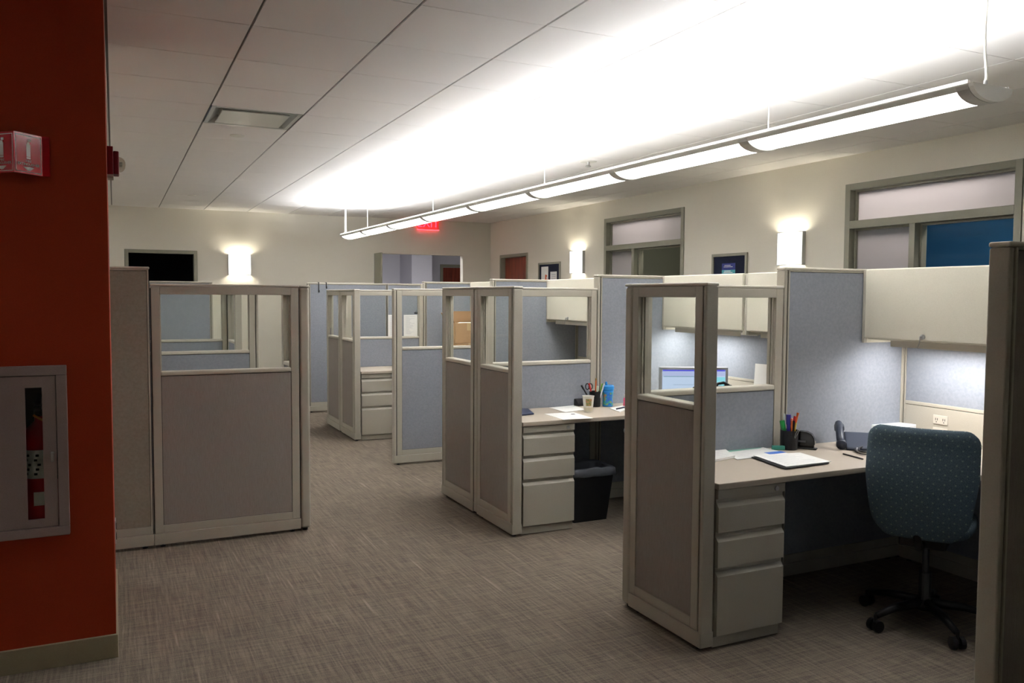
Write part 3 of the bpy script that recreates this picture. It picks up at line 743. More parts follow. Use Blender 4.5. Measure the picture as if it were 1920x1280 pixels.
def sheet_on_glass(u0, u1, v0, v1, y, label, tilt=0):
    a = at(u0, v0, 'y', y); b = at(u1, v1, 'y', y)
    t = thing('document', label, 'paper', ((a.x+b.x)/2, y, b.z)); w = abs(b.x-a.x); h = a.z-b.z
    MB().box(-w/2, 0, 0, w/2, .001, h).build('sheet', M['paper'], t)
    pr_ = MB(); z = h-.02; k = 0
    while z > .02:
        pr_.box(-w/2+.02, -.0006, z-.003, -w/2+.02+(w-.04)*random.uniform(.35, 1), 0, z); z -= .011
    pr_.build('printed_text', painted('pale_grey_ink', (190, 192, 196), .9), t)
    return t
sheet_on_glass(728, 749, 590, 631, Y4-.012, 'white printed sheet on the far glass, left of the pair')
sheet_on_glass(757, 782.5, 590, 630, Y4-.012, 'white printed sheet on the far glass, right of the pair, under a black clip')
p = at(780, 587, 'y', Y4-.02)
o = MB().box(-.016, -.012, -.008, .016, .010, .010).tube([(-.012, -.01, .008), (0, -.014, .028), (.012, -.01, .008)], .0018, 6).build('binder_clip', M['black'], None, bev=.002); o.location = (p.x, Y4-.016, p.z); tag(o, 'black binder clip above the right-hand sheet on the far glass', 'clip')
# cardboard boxes
def carton(x, y, z, w, d, h, rz, label, open_=False):
    t = thing('cardboard_box', label, 'box', (x, y, z), rz, 'cardboard boxes')
    m = MB(); k = .005
    m.box(-w/2, -d/2, 0, w/2, -d/2+k, h).box(-w/2, d/2-k, 0, w/2, d/2, h).box(-w/2, -d/2+k, 0, -w/2+k, d/2-k, h).box(w/2-k, -d/2+k, 0, w/2, d/2-k, h).box(-w/2+k, -d/2+k, 0, w/2-k, d/2-k, k)
    if not open_: m.box(-w/2+k, -d/2+k, h-k, w/2-k, d/2-k, h)
    m.build('carton', M['cardboard'], t)
    MB().box(-w*.08, -d/2-.0008, h*.62, w*.08, -d/2, h).build('packing_tape', painted('tan_tape', (196, 168, 126), .3), t)
    if open_:
        MB().box(-w/2, d/2-k, h, w/2, d/2, h+.13, Matrix.Rotation(.25, 3, 'X'), (0, d/2, h)).build('flap', M['cardboard'], t)
        MB().box(-w/2, -d/2+.01, h, -w/2+k, d/2-.01, h+.12, Matrix.Rotation(-.45, 3, 'Y'), (-w/2, 0, h)).build('flap', M['cardboard'], t)
        MB().box(w/2-k, -d/2+.01, h, w/2, d/2-.01, h+.05, Matrix.Rotation(.5, 3, 'Y'), (w/2, 0, h)).build('flap', M['cardboard'], t)
    return t
bx_ = at(872, 605, 'y', 8.75); 
carton(bx_.x, 8.78, .738, .36, .36, .27, .05, 'lower cardboard box in the stack behind the glazed partitions')
carton(bx_.x-.005, 8.77, 1.010, .34, .34, .225, -.03, 'open cardboard box on top with its flaps up', True)
o = MB().prism([(-.12, -.08), (.1, -.1), (.13, .08), (-.02, .12)], 0, .02).build('crumpled_paper', M['paper'], None, bev=.008); o.location = (bx_.x, 8.77, 1.215); tag(o, 'white paper poking out of the open cardboard box', 'paper')

# ------------------------------------------------------------------ small things on the nearest desk
DZ = .7375
def D(u, v, z=DZ): return at(u, v, 'z', z)
def sheet(pts, z, label, name='paper_sheet', mat=None, th=.0012, cat='paper'):
    """a flat sheet whose corners lie on the worktop"""
    P = [D(u, v) for u, v in pts]; c_ = sum(P, Vector())/len(P)
    t = thing(name, label, cat, (c_.x, c_.y, z))
    MB().prism([(p.x-c_.x, p.y-c_.y) for p in P], 0, th).build('sheet', mat or M['paper'], t)
    return t, P, c_
ink = painted('faint_ink', (196, 196, 200), .9)
def lines(t, P, c_, z, n, mat=ink, frac=.8):
    # rows of print between edge P0P1 and edge P3P2
    for k in range(n):
        f = .12+.76*k/(n-1)
        a = P[0].lerp(P[3], f); b = P[1].lerp(P[2], f)
        a2 = a.lerp(b, .1); b2 = a.lerp(b, .1+frac*random.uniform(.6, 1))
        d = (b2-a2).normalized(); nrm = Vector((-d.y, d.x, 0))*.0012
        q = [a2-nrm, b2-nrm, b2+nrm, a2+nrm]
        lines.mb.prism([(p.x-c_.x, p.y-c_.y) for p in q], z, z+.0002)
def add_lines(t, P, c_, z, n):
    lines.mb = MB(); lines(t, P, c_, z, n); lines.mb.build('printed_text', ink, t)
t, P, c_ = sheet([(1328, 848), (1360, 846), (1378, 858), (1328, 868)], .7375, 'loose stack of white papers at the left end of the nearest desk', 'paper_stack', None, .012)
add_lines(t, P, c_, .012, 5)
t, P, c_ = sheet([(1352, 847), (1425, 838), (1479, 851), (1382, 862)], .7375+.0005, 'open white brochure with a blue corner on the nearest desk', 'brochure', None, .003)
add_lines(t, P, c_, .003, 6)
def patch(t, c_, pts, z, mat, nm):
    Q = [D(u, v) for u, v in pts]; MB().prism([(p.x-c_.x, p.y-c_.y) for p in Q], z, z+.0003).build(nm, mat, t)
patch(t, c_, [(1432, 849.5), (1464, 846.5), (1474, 849.5), (1444, 853)], .0032, painted('blue_print', (58, 110, 200), .5), 'blue_printing')
patch(t, c_, [(1354, 847), (1425, 839.2), (1428, 841), (1357, 849.5)], .0032, painted('green_print', (120, 180, 160), .5), 'green_band')
patch(t, c_, [(1353, 846), (1362, 845.2), (1364, 847.2), (1355, 848)], .0036, painted('amber_print', (210, 160, 60), .5), 'amber_square')
t, P, c_ = sheet([(1409, 859), (1500, 853.5), (1555, 870), (1472, 881)], .7375+.0045, 'black folder lying under the white printed sheets', 'folder', M['black'], .003, 'folder')
t, P, c_ = sheet([(1413, 857), (1500, 852), (1558, 869), (1474, 878.5)], .7375+.0078, 'white printed sheets on a black folder, nearest the desk edge', 'paper_sheet', None, .003)
add_lines(t, P, c_, .003, 11)
t, P, c_ = sheet([(1568, 826), (1583, 822.5), (1598, 822), (1596, 827)], .7375, 'white slip against the tall blue partition by the phone', 'paper_sheet')
t, P, c_ = sheet([(1640, 800), (1668, 797), (1674, 801), (1650, 806)], .79, 'white papers with a red edge lying behind the phone', 'paper_sheet', None, .006)
c0 = (D(1452, 843)+D(1468, 842))/2
o = MB().box(-.033, -.011, 0, .033, .011, .022).build('eraser', painted('teal_rubber', (60, 140, 125), .6), None, bev=.003); o.location = (D(1459, 843).x, D(1459, 843).y, DZ); o.rotation_euler.z = -.45; tag(o, 'small teal eraser beside the black pen cup', 'eraser')
# pen cup and contents
pc = D(1486, 843)
PCx, PCy = pc.x, pc.y+.025
t = thing('pen_cup', 'black pen cup against the post on the nearest desk', 'pen holder', (PCx, PCy, DZ))
MB().lathe([(.041, 0), (.043, .004), (.046, .10), (.0465, .102), (.044, .102), (.040, .006)], 0, 0, 28, True).lathe([(.041, 0), (.041, .004)], 0, 0, 28).build('cup', M['black'], t, smooth=False)
def stick(cx, cy, dx, dy, z0, z1, lean, r, mat, name, label, cat, tip=None, ang=0):
    t = thing(name, label, cat, (cx+dx, cy+dy, z0))
    lx, ly = lean
    MB().tube([(0, 0, 0), (lx, ly, z1-z0)], r, 8).build('barrel', mat, t)
    if tip: 
        d = Vector((lx, ly, z1-z0)).normalized(); e0 = Vector((lx, ly, z1-z0))
        MB().tube([e0-d*tip[1], e0+d*.001], r*1.25, 8).build('cap', tip[0], t)
    return t
def cm(n, c_): return painted(n, c_, .4, 3)
grn = cm('green_plastic', (30, 150, 70)); org = cm('orange_pencil_paint', (205, 98, 40)); pur = cm('violet_plastic', (60, 50, 140)); rd = cm('red_pen_plastic', (190, 40, 40)); yel = cm('yellow_paint', (200, 180, 70))
CU, CV = Vector((.9, -.43, 0)), Vector((.43, .9, 0))   # across and along the line of sight at this desk
def cw(a, b): v_ = CU*a+CV*b; return v_.x, v_.y
def pen(n, a, b, la, lb, ztop, r, mat, lab, cat, tip=None, cx=PCx, cy=PCy, name=None):
    dx, dy = cw(a, b); lx, ly = cw(la, lb)
    return stick(cx, cy, dx, dy, DZ+.008, DZ+ztop, (lx, ly), r*1.15, mat, n, lab, cat, tip)
pen('marker', -.012, .002, -.028, .0, .150, .009, cm('white_marker', (225, 225, 220)), 'white marker with a wide green cap in the nearest pen cup', 'marker', (grn, .055))
pen('pen', -.016, .010, -.008, .008, .185, .004, cm('clear_white_pen', (215, 220, 220)), 'slim white pen behind the violet marker in the black cup', 'pen')
pen('marker', -.004, -.004, -.004, .0, .182, .009, pur, 'violet-capped marker in the black pen cup', 'marker', (pur, .05))
pen('pencil', .004, -.010, .000, -.008, .165, .0045, org, 'orange pencil left of centre in the black cup', 'pencil', (cm('eraser_pink', (200, 120, 110)), .012))
pen('pencil', .006, .004, .042, .010, .190, .0045, org, 'orange pencil leaning out to the right of the black cup', 'pencil', (org, .01))
pen('pen', .004, .008, .028, .004, .172, .005, rd, 'red pen at the right of the black cup', 'pen', (rd, .03))
pen('pen', .010, .006, .016, .006, .150, .007, M['black'], 'thick black pen in the middle of the black cup', 'pen')
pen('pencil', .014, .000, .018, -.006, .140, .004, yel, 'short yellow pencil low on the right of the black cup', 'pencil')
# silver clip hooked on the rim
o = MB().tube([(0, 0, .0), (.018, 0, .03), (.03, 0, .055), (.024, 0, .06), (.006, 0, .028), (-.002, 0, .005)], .0012, 6).build('paper_clip', M['steel']); vx = cw(.012, -.049); o.location = (PCx+vx[0], PCy+vx[1], DZ+.065); o.rotation_euler.z = -.43; tag(o, 'silver paper clip on the front of the black pen cup', 'paper clip')
# stapler standing
sc = D(1529, 843)
t = thing('stapler', 'black desktop stapler right of the pen cup', 'stapler', (sc.x-.03, sc.y+.05, DZ), -.95)
MB().box(-.055, -.02, 0, .065, .02, .008).box(-.045, -.013, .007, .05, .013, .022).build('foot', M['black'], t, bev=.003)
prof = [(-.055, .012), (-.055, .07), (-.045, .088), (-.02, .096), (.015, .094), (.04, .082), (.052, .06), (.055, .03), (.05, .018), (-.03, .016)]
m = MB(); A_ = [m.bm.verts.new((x, -.018, z)) for x, z in prof]; B_ = [m.bm.verts.new((x, .018, z)) for x, z in prof]
m.bm.faces.new(A_); m.bm.faces.new(B_[::-1])
for i in range(len(prof)): m.bm.faces.new((A_[i], B_[i], B_[(i+1) % len(prof)], A_[(i+1) % len(prof)]))
m.box(-.052, -.012, .006, -.03, .012, .02)
m.build('housing', plain('glossy_black', (14, 14, 16), .15), t, bev=.005, seg=3)
MB().box(.054, -.008, .03, .057, .008, .045).build('staple_exit', M['steel'], t)
MB().box(-.03, -.0188, .036, .01, -.018, .046).build('side_plate', plain('grey_plate', (90, 90, 92), .4), t)
a = D(1581, 852); b = D(1618, 862); 
o = MB().tube([(a.x, a.y, DZ+.004), (b.x, b.y, DZ+.004)], .0038, 8).build('pen', M['black']); tag(o, 'black pen lying alone on the nearest desk left of the chair', 'pen')
# desk phone
ph = D(1628, 846)
t = thing('desk_phone', 'dark blue grey desk phone partly behind the teal chair', 'phone', (ph.x+.03, ph.y+.10, DZ), -.75)
phm = painted('slate_plastic', (48, 54, 68), .4)
MB().extr([(-.10, 0), (-.10, .012), (-.09, .02), (.07, .07), (.10, .07), (.10, 0)], -.06, .14, 'x').build('phone_body', phm, t, bev=.005)
MB().box(-.012, -.07, .03, .12, .05, .032, Matrix.Rotation(.3, 3, 'X')).build('keypad_panel', painted('grey_keypad', (150, 152, 156), .4), t)
MB().tube([(-.085, -.09, .03), (-.09, -.07, .055), (-.09, 0, .09), (-.09, .06, .115), (-.085, .085, .095)], .02, 12).tube([(-.085, -.10, .025), (-.085, -.075, .035)], .026, 12).tube([(-.085, .07, .085), (-.085, .095, .10)], .026, 12).build('handset', phm, t, smooth=True)
def loc_(u, v, z):
    p = D(u, v, DZ+z)-Vector((ph.x+.03, ph.y+.10, DZ)); p.rotate(Matrix.Rotation(.75, 3, 'Z')); return p
for nm, mt_, dz_, k_ in (('cord', M['black'], .006, 1.0), ('cord', M['steel'], .014, .8), ('cord', M['black'], .02, .62)):
    MB().tube([loc_(1622+20*k_*math.cos(a_), 842+8*k_*math.sin(a_), dz_) for a_ in [2*PI*q_/16+.4 for q_ in range(17)]], .005, 8).build(nm, mt_, t, smooth=True)
o = MB().box(-.11, -.15, 0, .11, .15, .075).build('book_stack', cm('white_book', (220, 222, 224)), None, bev=.004)
pp = at(1655, 800, 'z', .79); o.location = (pp.x, pp.y, DZ); o.rotation_euler.z = .3; tag(o, 'white folder pile behind the phone on the nearest desk', 'folder')

# ------------------------------------------------------------------ second cubicle things
t, P, c_ = sheet([(1030, 764), (1075, 760), (1099, 768), (1060, 773)], DZ, 'white paper beside the paper cup, the one farther from the edge', 'paper_sheet', None, .002)
t, P, c_ = sheet([(1021, 776), (1075, 773), (1112, 784), (1057, 787)], DZ, 'white paper with a printed mark at the edge of the second desk', 'paper_sheet', None, .002)
add_lines(t, P, c_, .002, 5)
patch(t, c_, [(1070, 776.3), (1077, 776), (1079, 777), (1072, 777.4)], .0022, M['dark'], 'printed_mark')
t, P, c_ = sheet([(974, 768), (990, 768), (1001, 777), (974, 780)], DZ, 'dark blue notebook on the second desk beside the end partition', 'notebook', cm('navy_cover', (34, 42, 70)), .010, 'notebook')
cc = D(1107, 773)
t = thing('paper_cup', 'white paper cup with a square picture on the second desk', 'cup', (cc.x, cc.y+.03, DZ))
MB().lathe([(.028, 0), (.030, .004), (.040, .108), (.0425, .110), (.0425, .113), (.039, .113), (.027, .006)], 0, 0, 32, True).lathe([(.028, 0), (.028, .004)], 0, 0, 32).build('cup', M['white'], t)
def cyl_patch(parent, prof, a0, a1, mat, name, n=8):
    m = MB(); rows = []
    for r_, z in prof: rows.append([m.bm.verts.new((r_*math.cos(a0+(a1-a0)*k/n), r_*math.sin(a0+(a1-a0)*k/n), z)) for k in range(n+1)])
    for A, B_ in zip(rows, rows[1:]):
        for k in range(n): m.bm.faces.new((A[k], A[k+1], B_[k+1], B_[k]))
    return m.build(name, mat, parent)
def picmat(name, cols, sc):
    m, nt, b = base_mat(name, cols[0], .6); f = noise(nt, coord(nt, (1, 1, 1)), sc, 2)
    nt.links.new(ramp(nt, f, [(.3+.4*i/(len(cols)-1), c_) for i, c_ in enumerate(cols)]), b.inputs['Base Color']); return m
fa_ = -PI/2-.45
cyl_patch(t, [(.0352, .045), (.0405, .095)], fa_-.55, fa_+.55, picmat('cup_picture', [(150, 90, 70), (190, 150, 100), (110, 130, 70), (180, 160, 130)], 60), 'picture')
cyl_patch(t, [(.0302, .004), (.0338, .035)], fa_-1.3, fa_+1.3, cm('cream_band', (214, 206, 182)), 'lower_band')
pc2 = D(1111, 762)
P2x, P2y = pc2.x+.02, pc2.y+.0
t = thing('pen_cup', 'black pen cup behind the paper cup on the second desk', 'pen holder', (P2x, P2y, DZ))
MB().lathe([(.038, 0), (.040, .004), (.042, .11), (.0425, .112), (.040, .112), (.036, .006)], 0, 0, 28, True).lathe([(.037, 0), (.037, .004)], 0, 0, 28).build('cup', M['black'], t)
CU, CV = Vector((.85, -.52, 0)), Vector((.52, .85, 0))
def pen2(*a, **k): return pen(*a, cx=P2x, cy=P2y, **k)
pen2('pen', -.014, -.006, -.085, -.02, .155, .005, M['black'], 'black pen leaning far left out of the second cup', 'pen', (M['black'], .03))
t = thing('scissors', 'scissors with dark handles leaning left in the second cup', 'scissors', (P2x, P2y, DZ+.01))
v0 = cw(-.006, .012); v1 = cw(-.045, .03)
MB().tube([(v0[0], v0[1], 0), (v1[0], v1[1], .11)], .004, 6).build('blade', M['steel'], t)
for s_ in (-.012, .012):
    m = MB(); c1 = Vector((v1[0], v1[1], .132))+CU*s_; ring = [c1+(CU*math.cos(a_)*.013+Vector((0, 0, 1))*math.sin(a_)*.022) for a_ in [2*PI*k/12 for k in range(13)]]
    m.tube(ring, .004, 6); m.build('handle', M['black'], t)
pen2('pen', -.004, -.01, -.04, .0, .170, .005, rd, 'red pen leaning left in the second cup', 'pen', (rd, .04))
pen2('pencil', .002, .005, .004, .0, .205, .0045, org, 'tall orange pencil upright in the second cup', 'pencil', (cm('brass', (150, 120, 70)), .014))
pen2('marker', .008, -.006, .012, .0, .150, .007, cm('pale_marker', (210, 225, 200)), 'pale green marker in the second cup', 'marker')
pen2('pen', .012, .004, .040, .0, .168, .0045, cm('lime_plastic', (130, 180, 60)), 'lime green pen leaning right in the second cup', 'pen')
pen2('pen', .018, -.008, .048, -.012, .170, .0045, cm('white_pen_plastic', (225, 228, 230)), 'white pen leaning farthest right in the second cup', 'pen')
tr = D(1088, 757)
o = MB().extr([(-.06, 0), (-.06, .02), (-.02, .05), (.06, .05), (.06, 0)], -.07, .07, 'x').build('tape_dispenser', M['black'], None, bev=.006); o.location = (tr.x-.02, tr.y-.05, DZ); o.rotation_euler.z = .1; tag(o, 'low black tape dispenser left of the second pen cup', 'tape dispenser')
bt = D(1142, 762)
t = thing('sippy_cup', 'blue lidded sippy cup with a coloured pattern on the second desk', 'cup', (bt.x, bt.y+.02, DZ))
bl = plain('bright_blue_plastic', (36, 140, 214), .3)
MB().lathe([(.036, 0), (.039, .006), (.036, .05), (.036, .06), (.042, .115), (.042, .125)], 0, 0, 32).build('cup_body', bl, t, smooth=True)
MB().lathe([(.045, .125), (.046, .128), (.046, .148), (.040, .156), (.012, .158)], 0, 0, 32).tube([(-.018, -.008, .154), (-.020, -.009, .182)], .010, 12, .007).build('lid', bl, t)
cyl_patch(t, [(.0405, .012), (.0366, .05), (.0366, .06), (.0415, .105)], fa_-1.1, fa_+1.1, picmat('cup_pattern', [(36, 140, 214), (40, 90, 200), (60, 170, 120), (210, 90, 90)], 45), 'coloured_pattern')
t, P, c_ = sheet([(1143, 766), (1168, 761), (1184, 766), (1162, 773)], DZ, 'white notepad under a dark pen at the right of the second desk', 'notepad', None, .006)
a = D(1156, 769.5); b = D(1180, 764)
o = MB().tube([(a.x, a.y, DZ+.012), (b.x, b.y, DZ+.012)], .0055, 8).build('pen', cm('navy_plastic', (30, 34, 60))); tag(o, 'dark pen lying on the white notepad', 'pen')
pk = D(1173, 763)
t = thing('figurine', 'small pink desk figurine beside the notepad', 'figurine', (pk.x+.02, pk.y+.03, DZ))
MB().lathe([(.016, 0), (.02, .01), (.018, .03), (.014, .036), (.018, .046), (.016, .062), (.008, .07)], 0, 0, 16).build('body', cm('pink_plastic', (224, 90, 120)), t, smooth=True)
MB().tube([(-.010, -.004, .065), (-.014, -.004, .09)], .004, 8).tube([(.008, -.004, .065), (.012, -.004, .09)], .004, 8).build('ears', M['white'], t)
# monitor
t = thing('monitor', 'silver monitor with a lit blue and white screen in the second cubicle', 'monitor', (3.80, 4.87, DZ+.001), -.44)
Wm, Hm = .50, .27; zb0 = .0
mz = 1.028-DZ-Hm
MB().box(-Wm/2, -.02, mz, Wm/2, .02, mz+Hm).build('bezel', painted('silver_plastic', (150, 152, 156), .4), t, bev=.006)
fm = MB(); 
def scr(x0, x1, z0, z1, mat, nm, d=0): MB().box(-Wm/2+x0*Wm, -.0212-d, mz+z0*Hm, -Wm/2+x1*Wm, -.0205-d, mz+z1*Hm).build(nm, mat, sc_)
sc_ = MB().box(-Wm/2+.02, -.0205, mz+.03, Wm/2-.02, -.0195, mz+Hm-.02).build('screen', emit('screen_white', (205, 222, 250), .24), t)
scr(.045, .955, .89, .93, emit('screen_violet', (96, 96, 226), .24), 'title_bar')
scr(.045, .955, .76, .885, emit('screen_lilac', (190, 200, 240), .24), 'tool_bar')
scr(.06, .70, .74, .752, emit('screen_teal', (60, 120, 130), .24), 'rule_line')
scr(.74, .955, .42, .735, emit('screen_cyan', (150, 226, 240), .24), 'side_panel')
scr(.74, .955, .30, .40, emit('screen_blue', (60, 100, 220), .24), 'side_panel')
scr(.2, .6, .52, .53, emit('screen_grey', (150, 170, 190), .24), 'text_row')
MB().box(-.03, .02, .01, .03, .045, mz+.12).box(-.11, -.06, 0, .11, .10, .012).build('stand', painted('silver_stand', (140, 142, 146), .4), t, bev=.004)
# things on the return by the spine in cubicle two
p = at(1434, 720, 'x', 4.10)
t = thing('document', 'white printed sheet leaning on the spine, seen through the nearest low glass', 'paper', (4.12, at(1434, 700, 'x', 4.12).y, DZ), -PI/2+.2)
MB().box(-.10, -.002, 0, .10, -.0005, at(1434, 683, 'x', 4.12).z-DZ, Matrix.Rotation(-.08, 3, 'X'), (0, 0, 0)).build('sheet', M['paper'], t)
p = at(1352, 717, 'y', 4.40)
t = thing('headset', 'black headset lying on the binder behind the nearest low glass', 'headset', (p.x, p.y, p.z-.02))
MB().tube([(-.05, 0, -.01), (-.02, .01, .012), (.02, .0, .018), (.05, -.02, .0)], .010, 10).lathe([(.03, -.015), (.034, -.005), (.02, .005)], .045, -.02, 16).build('headband', M['black'], t, smooth=True)
o = MB().box(-.12, -.15, 0, .10, .15, p.z-.037-DZ).build('desk_organizer', M['black'], None, bev=.005); o.location = (p.x, p.y, DZ); tag(o, 'black desk organizer under the headset', 'organizer')

# waste bin
wb_ = at(1098, 985, 'z', 0)
t = thing('waste_bin', 'black waste bin with a liner beside the second pedestal', 'waste bin', (2.915, 4.93, 0), 0)
m = MB()
def rect(w, d, z, o=0): return [m.bm.verts.new((x, y, z)) for x, y in ((-w, -d), (w, -d), (w, d), (-w, d))]
k = [rect(.13, .10, 0), rect(.17, .13, .36), rect(.165, .125, .36), rect(.125, .095, .006)]
m.bm.faces.new(k[0][::-1]); m.bm.faces.new(k[3])
for A, B_ in zip(k, k[1:]):
    for i in range(4): m.bm.faces.new((A[i], A[(i+1) % 4], B_[(i+1) % 4], B_[i]))
m.build('bin_body', M['black'], t, bev=.012, seg=3)
m = MB(); k = []
for w, z in ((.172, .315), (.178, .33), (.176, .366), (.168, .374), (.160, .35), (.15, .2)):
    k.append([m.bm.verts.new(((w+random.uniform(-.002, .002))*math.cos(a_)*1.12*(1/max(abs(math.cos(a_)), abs(math.sin(a_))))*.9, (w-.04+random.uniform(-.002, .002))*math.sin(a_)*(1/max(abs(math.cos(a_)), abs(math.sin(a_))))*1.0, z+random.uniform(-.004, .004))) for a_ in [2*PI*i/32+PI/4 for i in range(32)]])
for A, B_ in zip(k, k[1:]):
    for i in range(32): m.bm.faces.new((A[i], A[(i+1) % 32], B_[(i+1) % 32], B_[i]))
m.build('bin_liner', plain('grey_film', (92, 96, 104), .25), t, smooth=True)

# ------------------------------------------------------------------ task chairs
def teal():
    m, nt, b = base_mat('teal_dotted_fabric', (84, 112, 116), .95, 0, .15)
    v = coord(nt, (1, 1, 1)); f = noise(nt, v, 420, 2)
    base = ramp(nt, f, [(.35, (54, 68, 78)), (.65, (86, 100, 108))])
    def dots(off, sc, r, col, prev):
        mp = nt.nodes.new('ShaderNodeMapping'); mp.inputs['Location'].default_value = off; mp.inputs['Scale'].default_value = sc
        t = nt.nodes.new('ShaderNodeTexCoord'); nt.links.new(t.outputs['UV'], mp.inputs['Vector'])
        fr = nt.nodes.new('ShaderNodeVectorMath'); fr.operation = 'FRACTION'; nt.links.new(mp.outputs[0], fr.inputs[0])
        sb = nt.nodes.new('ShaderNodeVectorMath'); sb.operation = 'SUBTRACT'; nt.links.new(fr.outputs[0], sb.inputs[0]); sb.inputs[1].default_value = (.5, .5, 0)
        ln_ = nt.nodes.new('ShaderNodeVectorMath'); ln_.operation = 'LENGTH'; nt.links.new(sb.outputs[0], ln_.inputs[0])
        lt = nt.nodes.new('ShaderNodeMath'); lt.operation = 'LESS_THAN'; nt.links.new(ln_.outputs['Value'], lt.inputs[0]); lt.inputs[1].default_value = r
        return mixc(nt, lt.outputs[0], prev, lin(col))
    c_ = dots((0, 0, 0), (24, 24, 1), .085, (108, 124, 118), base)
    c_ = dots((.5, .5, 0), (24, 24, 1), .085, (106, 122, 120), c_)
    c_ = dots((.25, .25, 0), (48, 24, 1), .07, (52, 70, 80), c_)
    nt.links.new(c_, b.inputs['Base Color']); bump(nt, b, f, .3, .001); return m
M['teal'] = teal()
def pad(parent, name, wfun, h, curve, thick, mat, rows=16, cols=16, bulge=0.0, edge=.35):
    """upholstered pad in the local x-z plane: wfun(t) half width, curve(x,t) depth offset"""
    m = MB(); uvl = m.bm.loops.layers.uv.new('uv'); F, Bk = [], []
    uvd = {}
    for j in range(rows+1):
        t = j/rows; fr, bk = [], []
        for i in range(cols+1):
            s = -1+2*i/cols; x = wfun(t)*s; z = h*t
            e = max(0., 1-abs(s)**6)*max(0., 1-abs(2*t-1)**8); th = thick*(edge+(1-edge)*e**.5)
            y = curve(x, t)
            a = m.bm.verts.new((x, y-th/2-bulge*e, z)); b = m.bm.verts.new((x, y+th/2, z)); uvd[a] = uvd[b] = (x+.5, z)
            fr.append(a); bk.append(b)
        F.append(fr); Bk.append(bk)
    for j in range(rows):
        for i in range(cols):
            m.bm.faces.new((F[j][i], F[j][i+1], F[j+1][i+1], F[j+1][i])); m.bm.faces.new((Bk[j][i], Bk[j+1][i], Bk[j+1][i+1], Bk[j][i+1]))
    for j in range(rows):
        m.bm.faces.new((F[j][0], F[j+1][0], Bk[j+1][0], Bk[j][0])); m.bm.faces.new((F[j][cols], Bk[j][cols], Bk[j+1][cols], F[j+1][cols]))
    for i in range(cols):
        m.bm.faces.new((F[0][i], Bk[0][i], Bk[0][i+1], F[0][i+1])); m.bm.faces.new((F[rows][i], F[rows][i+1], Bk[rows][i+1], Bk[rows][i]))
    for f in m.bm.faces:
        for l in f.loops: l[uvl].uv = uvd[l.vert]
    o = m.build(name, mat, parent, smooth=True); s = o.modifiers.new('s', 'SUBSURF'); s.levels = 1; s.render_levels = 1
    return o
def backw(t):
    # rounded-bottom, slightly flared back
    w = .190+.042*min(1, t/.55)-.006*max(0, t-.7)
    if t < .22: w -= .060*(1-t/.22)**2.4
    if t > .88: w -= .045*((t-.88)/.12)**3
    return w
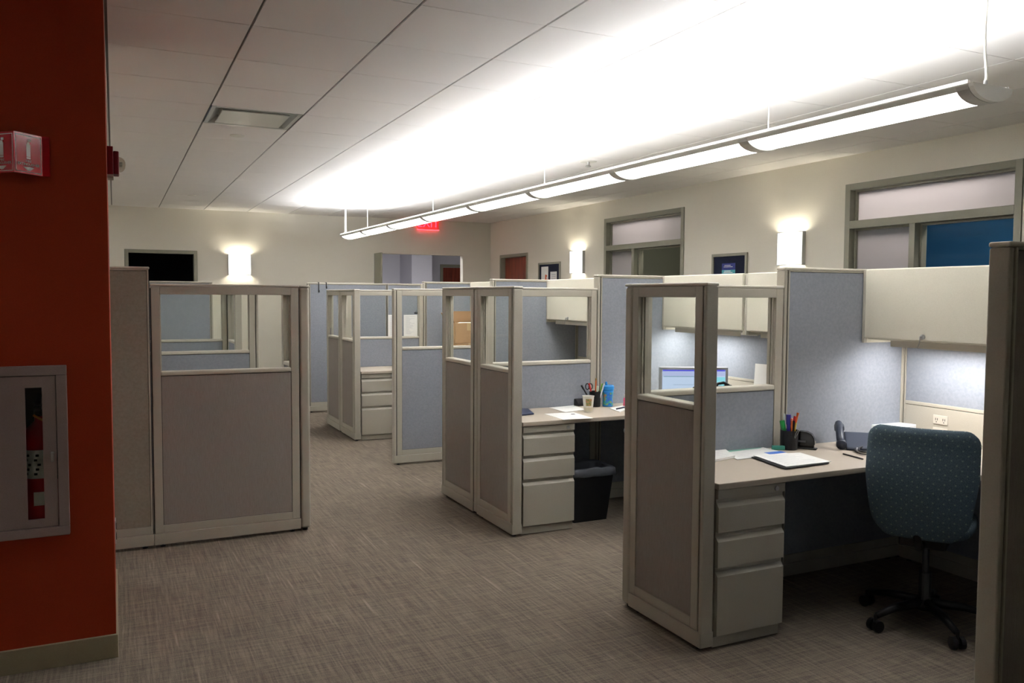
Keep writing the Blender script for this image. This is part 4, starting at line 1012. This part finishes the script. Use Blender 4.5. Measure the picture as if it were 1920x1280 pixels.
def task_chair(loc, rz, label, arms=False):
    """seat faces local +y"""
    t = thing('task_chair', label, 'chair', loc, rz, 'teal task chairs')
    b = pad(t, 'backrest', backw, .50, lambda x, s: -.26+.9*x*x-.035*math.sin(PI*min(1, s*1.2))+.02*0, .075, M['teal'], bulge=0, edge=.6)
    b.location = (0, 0, .465); b.rotation_euler.x = .10*0
    s = pad(t, 'seat', lambda q: .185+.02*math.sin(PI*q)-(.05*(1-q/.15)**2 if q < .15 else 0)-(.05*((q-.85)/.15)**2 if q > .85 else 0), .46, lambda x, q: 0, .075, M['teal'])
    s.rotation_euler.x = -PI/2; s.location = (0, -.20, .47); s.scale = (1, 1, -1)
    s.rotation_euler.x = PI/2; s.location = (0, .27, .485); s.scale = (1, 1, 1)
    MB().box(-.10, -.14, .395, .10, .12, .447).build('mechanism', M['black'], t, bev=.01)
    MB().tube([(0, -.12, .41), (0, -.22, .42), (0, -.285, .48), (0, -.27, .62)], .018, 10).build('back_support', M['black'], t, smooth=True)
    MB().tube([(0, 0, .09), (0, 0, .25)], .028, 16).tube([(0, 0, .25), (0, 0, .40)], .015, 16).build('gas_column', M['steel'] if False else plain('dark_grey_steel', (70, 72, 76), .35, .8), t)
    m = MB().lathe([(.045, .075), (.05, .10), (.035, .12)], 0, 0, 20)
    for k in range(5):
        a = 2*PI*k/5+BASE_ROT-rz; d = Vector((math.cos(a), math.sin(a), 0))
        m.tube([d*.03+Vector((0, 0, .105)), d*.17+Vector((0, 0, .098)), d*.28+Vector((0, 0, .072))], .024, 8, .014)
    m.build('star_base', M['black'], t, smooth=True)
    for k in range(5):
        a = 2*PI*k/5+BASE_ROT-rz; d = Vector((math.cos(a), math.sin(a), 0)); n = Vector((-d.y, d.x, 0)); c_ = d*.287+Vector((0, 0, .028))
        m = MB(); 
        for q in (-1, 1): m.tube([c_+n*q*.008, c_+n*q*.028], .0275, 16)
        m.tube([c_+Vector((0, 0, .0)), c_+Vector((0, 0, .05))], .008, 8); m.build('caster', M['black'], t)
    if arms:
        for q in (-1, 1):
            ar = MB().tube([(q*.18, .0, .41), (q*.29, .0, .43), (q*.30, .0, .67)], .014, 10).build('arm_post', M['black'], t, smooth=True)
            MB().box(q*.30-.035, -.12, .67, q*.30+.035, .13, .70).build('arm_pad', painted('grey_arm_pad', (120, 134, 142), .6), ar, bev=.012, seg=3)
    return t
fa1 = math.radians(30)
BASE_ROT = math.atan2(2.735-2.73, 3.148-3.43)-.10
task_chair((3.43, 2.63, 0), fa1-PI/2, 'teal dotted fabric task chair with its back to the camera in the nearest cubicle')
BASE_ROT = 2.7
task_chair((3.24, 4.30, 0), math.radians(50)-PI/2, 'task chair in the second cubicle, mostly hidden by the nearest end partition', arms=True)

# ------------------------------------------------------------------ world and exposure
w = bpy.data.worlds.new('world'); bpy.context.scene.world = w; w.use_nodes = True
w.node_tree.nodes['Background'].inputs[0].default_value = (.5, .52, .6, 1); w.node_tree.nodes['Background'].inputs[1].default_value = .02
s = bpy.context.scene
s.view_settings.view_transform = 'Standard'; s.view_settings.look = 'None'; s.view_settings.exposure = 1.92; s.view_settings.gamma = 1
s.view_settings.use_curve_mapping = False
